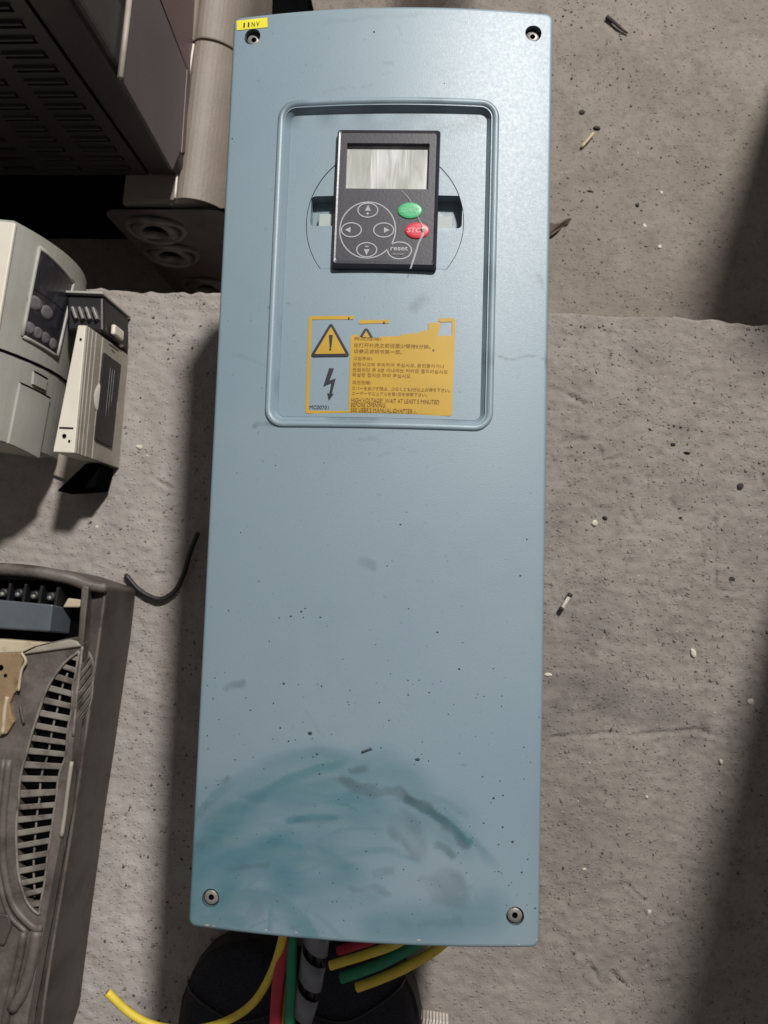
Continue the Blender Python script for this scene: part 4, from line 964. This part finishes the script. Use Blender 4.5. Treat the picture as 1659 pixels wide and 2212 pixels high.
for k in range(NS):
    fa = .02 + k * .105; fb = fa + .078
    l0, _ = vline(min(fa + .10, 1)); l1, _ = vline(min(fb + .10, 1)); _, r0 = vline(max(fa - .02, 0)); _, r1 = vline(min(fb - .02, 1))
    up_ = np.array([.0012, 0, .0012]); q = [l0 + up_, r0 + up_, r1 + up_, l1 + up_]
    hexa('slat', [p - up_ * 2 for p in q], q, 'brown_slat', sv, .0003)
tube('leaf_border', [p + np.array([.0006, 0, .0006]) for p in LO], .0012, 'brown_slat', sv, 6, 0); tube('leaf_border', [p + np.array([.0004, 0, .0008]) for p in LR], .0012, 'brown_slat', sv, 6, 0)
# side wall of the cover below the ridge
rw = [P(u, v, ZT - .001) for u, v in [(178, 1391)] + ridge]; rb = [P(u, v, ZF) for u, v in [(178, 1391)] + ridge]
mesh('cover_side', rw + rb, [(i, i + 1, len(rw) + i + 1, len(rw) + i) for i in range(len(rw) - 1)], 'brown', TC)
# terminal bay at the far end
bay = [(-80, 1232), (0, 1238), (152, 1248), (180, 1266), (178, 1390), (150, 1380), (107, 1388), (-80, 1380)]
prism('terminal_bay', T2(bay, ZF + .002), ZF + .0006, ZF + .002, 'void', TC)
hexa('side_post', [P(u, v, ZF) for u, v in ((178, 1262), (200, 1270), (194, 1392), (170, 1392))], [P(u, v, ZT - .004) for u, v in ((177, 1262), (192, 1268), (180, 1390), (168, 1390))], 'brown', TC, .0012)
hexa('terminal_cover', [P(u, v, ZF + .002) for u, v in ((-60, 1352), (-60, 1290), (157, 1316), (150, 1370))], [P(u, v, ZT + .01) for u, v in ((-60, 1354), (-60, 1290), (114, 1306), (107, 1364))], 'slate', TC, .0012)
for k, (u, v) in enumerate(((-12, 1278), (21, 1280), (54, 1281), (87.5, 1285), (122, 1288))):
    p = P(u, v, ZF + .004); tm = tube('terminal_screw', [p, p + np.array([0, 0, .010]), p + np.array([0, 0, .0105])], lambda f: .0036 if f < .9 else .0022, 'black_wire', TC, 14, 0)
    tube('screw_tip', [p + np.array([0, -.001, .0095]), p + np.array([0, -.001, .0125])], .0018, 'steel', tm, 10, 0)
    w = P(u + 17, v + 1, ZF + .002); box('divider', (w[0], w[1], ZF + .009), (.0022, .016, .014), 'black', TC, .0005, -.1)
hexa('bracket', [P(u, v, ZF + .004) for u, v in ((136, 1313), (148, 1292), (176, 1296), (174, 1313))], [P(u, v, ZT - .004) for u, v in ((136, 1312), (147, 1292), (175, 1295), (173, 1312))], 'cream', TC, .001)
hexa('cross_bar', [P(u, v, ZT - .004) for u, v in ((42, 1418), (176, 1400), (170, 1384), (150, 1382), (80, 1400))], [P(u, v, ZT + .003) for u, v in ((45, 1414), (177, 1396), (165, 1384), (150, 1381), (80, 1396))], 'beige_dark', TC, .0012)
prism('cream_plate', T2([(-60, 1380), (0, 1381), (104, 1389), (72, 1398), (48, 1409), (0, 1411), (-60, 1412)], ZT + .004), ZT - .004, ZT + .004, 'cream', TC, .0008)
pl = prism('circuit_plate', T2([(-60, 1412), (0, 1411), (42, 1409), (52, 1424), (45, 1440), (40, 1465), (38, 1490), (28, 1500), (20, 1520), (24, 1545), (30, 1560), (14, 1585), (0, 1590), (-60, 1590)], ZT + .004), ZT - .002, ZT + .004, 'tan', TC, .0008)
for u, v, r in ((2, 1442, .0022), (12, 1459, .0014)):
    p = P(u, v, ZT + .0042); tube('hole', [p, p + np.array([0, 0, .0003])], r, 'void', pl, 12, 0)
tube('plate_edge', [P(u, v, ZT + .0045) for u, v in ((46, 1410), (56, 1428), (47, 1446), (43, 1468), (40, 1492))], .0012, 'cream', pl, 6, 4)
tube('plate_clip', [P(u, v, ZT + .004) for u, v in ((16, 1505), (11, 1530), (8, 1560), (6, 1585))], .0016, 'cream', pl, 6, 4)
tube('plate_clip', [P(u, v, ZT + .003) for u, v in ((44, 1525), (48, 1548), (52, 1562))], .0012, 'brown', pl, 6, 4)
# ribs near the lower end
for pts_, w_ in (([(52, 2012), (40, 2080), (18, 2170), (8, 2230)], .0032), ([(80, 2010), (70, 2070), (50, 2140), (26, 2180)], .0045), ([(20, 1640), (8, 1760), (8, 1860), (28, 1950), (70, 2000), (92, 2004)], .003), ([(8, 1640), (-4, 1760), (-4, 1870), (18, 1970), (60, 2016)], .002)):
    tube('moulded_rib', [P(u, v, ZT + .0005) for u, v in pts_], w_, 'brown', cvc, 8, 5)
hexa('label_recess', [P(u, v, ZT) for u, v in ((-30, 1965), (20, 1975), (28, 2000), (10, 2045), (-30, 2040))], [P(u, v, ZT + .003) for u, v in ((-30, 1965), (18, 1977), (25, 2000), (8, 2042), (-30, 2036))], 'brown_dark', TC, .0012)

# ================================================================ tall louvred drive at the upper left
ZB = .004
yf = float(P(349, 378, ZB)[1])                                  # plane of the louvred end
def LF(u, v): return PL(u, v, (0, yf, 0), (0, 1, 0))
xa = (LF(71, 32)[0] + LF(325, 382)[0]) / 2; xb = (LF(193, 0)[0] + LF(373, 373)[0]) / 2
zb = float(LF(349, 378)[2]); ztop = float(LF(300, -60)[2])
TD = thing('inverter_drive', 'large dark louvred inverter drive with dusty beige rounded cover at the upper left', 'inverter drive', (xa - .1, yf + .15, LOWZ))
xl = xa - .3
prism('body', [(xl, yf + .004), (xa, yf + .004), (xb - .003, yf + .012), (xb - .003, yf + .40), (xl, yf + .40)], zb, ztop, 'dark_panel', TD, .003)
prism('corner_post', [(xa + .002, yf - .001), (xb - .004, yf - .001), (xb, yf + .004), (xb, yf + .05), (xb - .008, yf + .05), (xa + .002, yf + .010)], zb, ztop + .001, 'dark_panel', TD, .003)
# louvred end plate: one plate with a slot grid, dark behind
cols = []
for a, b in (((157, 301), (236, 301)), ((48, 299), (119, 299))):
    cols.append((float(LF(*a)[0]), float(LF(*b)[0])))
dx = cols[0][0] - cols[1][0]; cols += [(cols[1][0] - dx * k, cols[1][1] - dx * k) for k in range(1, 5)]
zr = [float(LF(200, v)[2]) for v in (53, 87, 119, 150, 180, 207, 232, 257, 281, 302, 323, 344, 363)]
z_hi = zr[0]; step = (zr[0] - zr[-1]) / 12; rows = [z_hi - step * k for k in range(-3, 13)]
holes = [[(a, z - .003), (b, z - .003), (b, z + .003), (a, z + .003)] for a, b in cols for z in rows if z < ztop - .006]
V2, T_ = tri2d([(xl, zb), (xa, zb), (xa, ztop), (xl, ztop)], holes, 0)
nv = len(V2); vs = [(x, yf, z) for x, z in V2] + [(x, yf + .003, z) for x, z in V2]
fs = [tuple(t) for t in T_]
cnt = {}
for t in T_:
    for i in range(3): e = (int(t[i]), int(t[(i + 1) % 3])); cnt.setdefault(tuple(sorted(e)), []).append(e)
for k_, e in cnt.items():
    if len(e) == 1: a, b = e[0]; fs.append((b, a, a + nv, b + nv))
lp = mesh('louvre_plate', vs, [tuple(int(i) for i in f) for f in fs], 'dark_panel', TD)
for a, b in cols[:2]:
    for z in rows:
        if z < ztop - .006: box('louvre', ((a + b) / 2, yf - .0012, z + .004), (b - a, .003, .002), 'dark_panel', lp, .0004)
prism('backing', [(xl, yf + .0032), (xa, yf + .0032), (xa, yf + .0038), (xl, yf + .0038)], zb, ztop, 'void', TD)
def SX(u, v, x): return PL(u, v, (x, 0, 0), (1, 0, 0))
sp_ = [SX(*q, xb + .003) for q in ((284, -40), (261, 167), (373, 368), (392, 320), (404, 150), (330, -40))]
slabquad('side_panel', sp_, (1, 0, 0), .003, 'dim_panel', TD, .0006)
sp2 = [SX(*q, xb + .0015) for q in ((333, -40), (405, 150), (393, 330), (440, 330), (470, -40))]
slabquad('side_panel', sp2, (1, 0, 0), .002, 'red_brown', TD, .0006)
tube('panel_flange', [SX(284, -40, xb + .004), SX(261, 168, xb + .004)], .0022, 'beige_dark', TD, 8, 0)  # flange in pale beige, its highlight put into the colour
# rounded beige cover running back along the right
def cov_path(f): a = P(379, 431, ZB); b = P(433, -20, ZB); return a + (b - a) * f
ye = float(P(379, 431, ZB)[1])
def beam(name, f0, f1, mat, parent):
    secs = []; prof = [(-.05, .0), (.0, .0), (.003, .0028)] + [(.006 + .036 * math.sin(a), .004 - .040 * (1 - math.cos(a))) for a in np.linspace(.05, 1.5, 14)] + [(.0435, -.07), (.044, LOWZ - ZB), (-.05, LOWZ - ZB)]
    ns = 8
    for i in range(ns + 1):
        c = cov_path(f0 + (f1 - f0) * i / ns)
        if i == 0 and f0 == 0:                        # rounded front end
            for dy, sh in ((-.004, .011), (-.0025, .005), (-.0005, .0015)): secs.append([(c[0] + (p - sh if p > 0 else p), c[1] + dy, c[2] + (q - sh if p > -.01 and q > -.1 else q)) for p, q in prof])
        secs.append([(c[0] + p, c[1], c[2] + q) for p, q in prof])
    m = len(prof); vs = [p for s in secs for p in s]; fs = [(i * m + k, i * m + (k + 1) % m, (i + 1) * m + (k + 1) % m, (i + 1) * m + k) for i in range(len(secs) - 1) for k in range(m)]
    fs += [tuple(range(m)), tuple(range((len(secs) - 1) * m, len(secs) * m))]
    return mesh(name, vs, fs, mat, parent, bevel=.0015, seg=2)
beam('rounded_cover', 0, .745, 'dusty_beige', TD); beam('rounded_cover', .757, 1.6, 'dusty_beige', TD)
tube('lit_edge', [P(u, v, z) for u, v, z in ((378, 428, .0055), (385, 350, .0055), (398, 240, .0055), (410, 150, .0055), (418, 96, .0055))], .0011, 'beige_light', TD, 6, 5)  # pale bead painting the glint along the cover's edge
# gland plate with three cable holes facing the photographer
yg = ye - .0058
def GF(u, v): return PL(u, v, (0, yg, 0), (0, 1, 0))
gp = [GF(*q) for q in ((212, 440), (379, 432))]
x0g = float(gp[0][0]); x1g = float(gp[1][0]) + .043
gc = [GF(*q) for q in ((337, 489), (370, 543), (447, 614))]
gholes = [[(c[0] + .0125 * math.cos(a), c[2] + .0115 * math.sin(a)) for a in np.linspace(0, 2 * math.pi, 24, endpoint=False)] for c in gc]
V2, T_ = tri2d(rrect(x0g, x1g, LOWZ + .002, ZB - .004, .014, 6), gholes, 0)
gpl = mesh('gland_plate', [(x, yg - .002, z) for x, z in V2], [tuple(int(i) for i in t) for t in T_], 'brown_dark', TD)
prism('gland_box', [(x0g, yg - .0006), (x1g, yg - .0006), (x1g, yg + .0006), (x0g, yg + .0006)], LOWZ + .002, ZB - .006, 'void', TD)
for c in gc:
    for rr, tr_ in ((.0172, .0052), (.0275, .0034)):
        tube('gland_ring', [(c[0] + rr * math.cos(a), yg - .003 + .002 * math.sin(a * 2 + rr * 300), c[2] + rr * .9 * math.sin(a)) for a in np.linspace(0, 2 * math.pi, 33)], tr_, 'brown', gpl, 10, 0)
prism('base', [(xl, yf + .06), (xa - .02, yf + .06), (xa - .02, yf + .38), (xl, yf + .38)], LOWZ, zb, 'void', TD)  # set-back base coloured near black for the shade under the body

# black block standing in for a shadow behind the top end of the blue drive
bq = [P(u, v, -.02) for u, v in ((588, -30), (668, -30), (664, 26), (705, 24), (708, 50), (586, 60))]
tag(prism('shadow_block', [tuple(p[:2]) for p in bq], LOWZ + .003, -.02, 'void', None, .002), 'black stepped block standing in for a shadow, just above the top edge of the blue drive', 'bracket')

# ================================================================ unseen occluders added right of the frame to cast the two shadows
def occluder(label, corner, w, d, h, z):
    x, y = corner; t = thing('shadow_occluder', label, 'occluder', (x + w / 2, y - d / 2, z), 'unseen occluders added at the right')
    box('carcass', (x + w / 2, y - d / 2, z + h / 2), (w, d, h), 'side_metal', t, .004)
    dr = box('door', (x + w / 2, y - d - .004, z + h / 2), (w - .02, .008, h - .03), 'dim_panel', t, .002)
    box('handle', (x + w - .04, y - d - .014, z + h * .55), (.012, .012, .1), 'steel', dr, .003)
    return t
LXY = LPOS[:2]
def foot(q, dist): d = LXY - q[:2]; return q[:2] + d / np.linalg.norm(d) * dist
q1 = P(1535, 520, HZ); f1 = foot(q1, .27); tip = P(1490, 676, HZ)
dt = np.linalg.norm(f1 - tip[:2]); h1_ = dt * (LPOS[2] - HZ) / (np.linalg.norm(f1 - LXY) + dt)
occluder('added unseen cabinet on the lower floor, far right', f1, .3, .10, h1_, HZ)
q2 = P(1475, 1985, 0); f2 = foot(q2, .46)
occluder('tall added unseen cabinet on the slab, right', f2, .3, .12, 1.35, 0)

# ================================================================ debris on the concrete
def rock(name, u, v, rx, ry, h, mat, label, cat, z=0, ang=0, n=9, grp=None):
    zz = z + .0; c = P(u, v, zz); s = (CAM[2] - zz) / F; vs = []
    ca, sa = math.cos(ang), math.sin(ang)
    for f, hh in ((1, -.0015), (.95, h * .5), (.6, h), (.02, h * 1.05)):
        for k in range(n):
            a = 2 * math.pi * k / n; j = random.uniform(.8, 1.15); x = rx * s * f * j * math.cos(a); y = ry * s * f * j * math.sin(a)
            vs.append((c[0] + x * ca - y * sa, c[1] + x * sa + y * ca, zz + hh * random.uniform(.8, 1.1)))
    fs = [(j * n + k, j * n + (k + 1) % n, (j + 1) * n + (k + 1) % n, (j + 1) * n + k) for j in range(3) for k in range(n)]
    return tag(mesh(name, vs, fs, mat), label, cat, grp)
GP = 'white chips on the concrete'
for u, v, rx, ry, lab in ((1285, 1130, 7.5, 7, 'round white chip just right of the drive, below the square tread marks'), (1498, 1410, 6, 9, 'oval white pebble alone in the open floor at the right'), (1184, 1457, 9, 4, 'white flake touching the lower right side of the blue drive'),
                          (1622, 1515, 8, 6, 'double-lobed cream chip near the right edge'), (1402, 1968, 5, 5, 'pale chip on the lowest part of the right floor'), (1397, 1721, 4, 3.5, 'small bright chip in the middle of the lower right floor'), (1261, 1877, 5, 3, 'small slanted white sliver right of the lower drive corner'),
                          (301, 966, 8, 6, 'pale crumbled chip beside the ribbed module'), (318, 985, 3, 2.5, 'tiny crumb by the pale chip beside the ribbed module'), (210, 1138, 5, 4, 'pale chip above the bent black cable'), (1557, 1645, 4, 5, 'pale flake right of the long floor crack')):
    if v > 2212: continue
    rock('chip', u, v, rx, ry, .0016, 'white_chip', lab, 'chip', 0, random.uniform(-.5, .5), 9, GP)
for u, v, rx, ry, lab in ((1428, 416, 4, 4, 'bright white grain near the dark shadow at the upper right'), (1425, 533, 5, 4, 'pale grain left of the dark shadow, above the slab edge'), (1393, 488, 4, 5, 'pale crumb right of the brown shape')):
    rock('chip', u, v, rx, ry, .0012, 'white_chip', lab, 'chip', RZ, random.uniform(-.5, .5), 8, GP)
GD = 'dark scraps on the concrete'
for u, v, rx, ry, a, lab, zl in ((1257, 243, 7, 6, .4, 'small dark square crumb above the wood splinter', 1), (1290, 277, 9, 5, -.2, 'dark flat crumb at the upper end of the wood splinter', 1), (1275, 414, 8, 2.2, -.2, 'dark sliver above the brown shape', 1), (1293, 518, 5, 2.5, -.5, 'dark sliver right of the brown shape, below it', 1),
                              (1376, 444, 5, 4, -.6, 'dark crescent crumb in the middle of the upper right floor', 1), (1454, 960, 6, 4, 0, 'dark pebble above right of the square tread marks', 0), (1469, 1119, 5, 3.5, .4, 'black oval pebble below right of the square tread marks', 0), (1307, 1119, 6, 4, -.5, 'dark crumb right next to the round white chip', 0),
                              (1484, 978, 7, 1.8, -.2, 'dark thin sliver right of the tread marks', 0), (1578, 1252, 9, 8, .2, 'largest dark stone, near the right edge', 0), (1599, 1050, 8, 7, .3, 'jagged dark lump near the right edge, above the largest stone', 0)):
    rock('crumb', u, v, rx, ry, .0018, 'dark_chip', lab, 'crumb', RZ if zl else 0, a, 8, GD)
z_ = RZ + .002
tag(tube('wood_splinter', [P(1256, 318, z_), P(1270, 302, z_ + .001), P(1281, 288, z_ + .001)], .0016, 'wood', None, 6, 3), 'pale wooden splinter on the upper right floor', 'splinter')
tag(tube('bark_strip', [P(1310, 36, z_), P(1325, 47, z_), P(1342, 62, z_), P(1356, 72, z_ - .001)], lambda f: .0022 - .0012 * f, 'dark_chip', None, 7, 5), 'dark crooked strip lying near the top edge, right of the drive', 'strip')
SCR = ((1180, 478), (1200, 484), (1212, 481), (1221, 473), (1236, 470), (1228, 482), (1216, 489), (1209, 497), (1196, 505), (1188, 512), (1178, 512))
tag(hexa('brown_shape', [P(u, v, RZ) for u, v in SCR], [P(u, v, RZ + .002 + .0015 * (k % 3)) for k, (u, v) in enumerate(SCR)], 'leaf', None, .0008), 'flat jagged brown shape showing beside the right side of the drive', 'scrap')  # thin jagged brown shape on the lower floor
cg = thing('cigarette_stub', 'grimy white stub with dark ends lying right of the drive', 'stub', P(1222, 1302, 0))
tube('paper', [P(1214, 1315, .0035), P(1222, 1302, .004), P(1231, 1287, .0035)], .0019, 'white_chip', cg, 9, 4); tube('burnt_end', [P(1211, 1318, .0035), P(1215, 1312, .0035)], .0022, 'dark_chip', cg, 8, 2); tube('burnt_end', [P(1229, 1289, .0035), P(1233, 1282, .0035)], .0023, 'dark_chip', cg, 8, 2)
# uncountable grit
def grit(name, n, mat, zones, smin, smax):
    parts = []; pos = []
    for _ in range(n):
        u0, u1, v0, v1, z = random.choice(zones); pos.append(P(random.uniform(u0, u1), random.uniform(v0, v1), z))
    pos = np.array(pos); hi = pos[:, 2] > -.01
    pos[hi, 2] = slab_z(pos[hi, 0], pos[hi, 1])
    if (~hi).any(): pos[~hi, 2] = low_z(pos[~hi, 0], pos[~hi, 1])
    for p in pos:
        s = smin + (smax - smin) * random.random() ** 2.5; k = 5; a0 = random.uniform(0, 6); asp = random.uniform(.4, 1)
        an = random.uniform(0, 3.14); vs = []
        for f, h in ((1, -.3), (.6, .55)):
            for q in range(k):
                a = a0 + 2 * math.pi * q / k; x = s * f * math.cos(a) * random.uniform(.7, 1.2); y = s * f * asp * math.sin(a)
                vs.append((p[0] + x * math.cos(an) - y * math.sin(an), p[1] + x * math.sin(an) + y * math.cos(an), p[2] + s * h))
        parts.append((vs, [(q, (q + 1) % k, k + (q + 1) % k, k + q) for q in range(k)] + [tuple(range(k, 2 * k))]))
    vs = []; fs = []
    for v, f in parts: b = len(vs); vs += v; fs += [tuple(i + b for i in q) for q in f]
    me = bpy.data.meshes.new(name); me.from_pydata(vs, [], fs); me.update(); o = link(name, me, mat); o['kind'] = 'stuff'; return o
ZR = [(1180, 1660, 700, 2212, 0)] * 3 + [(190, 460, 640, 2212, 0), (1190, 1660, 0, 690, RZ)]
grit('pale_grit', 420, 'white_chip', ZR, .0003, .0010)
grit('dark_grit', 900, 'dark_grain', ZR + [(1200, 1400, 0, 380, RZ)] * 2 + [(1200, 1400, 380, 600, RZ), (270, 430, 1600, 2212, 0)], .0003, .0019)
grit('concrete_grit', 3500, 'concrete', ZR, .0005, .0022)
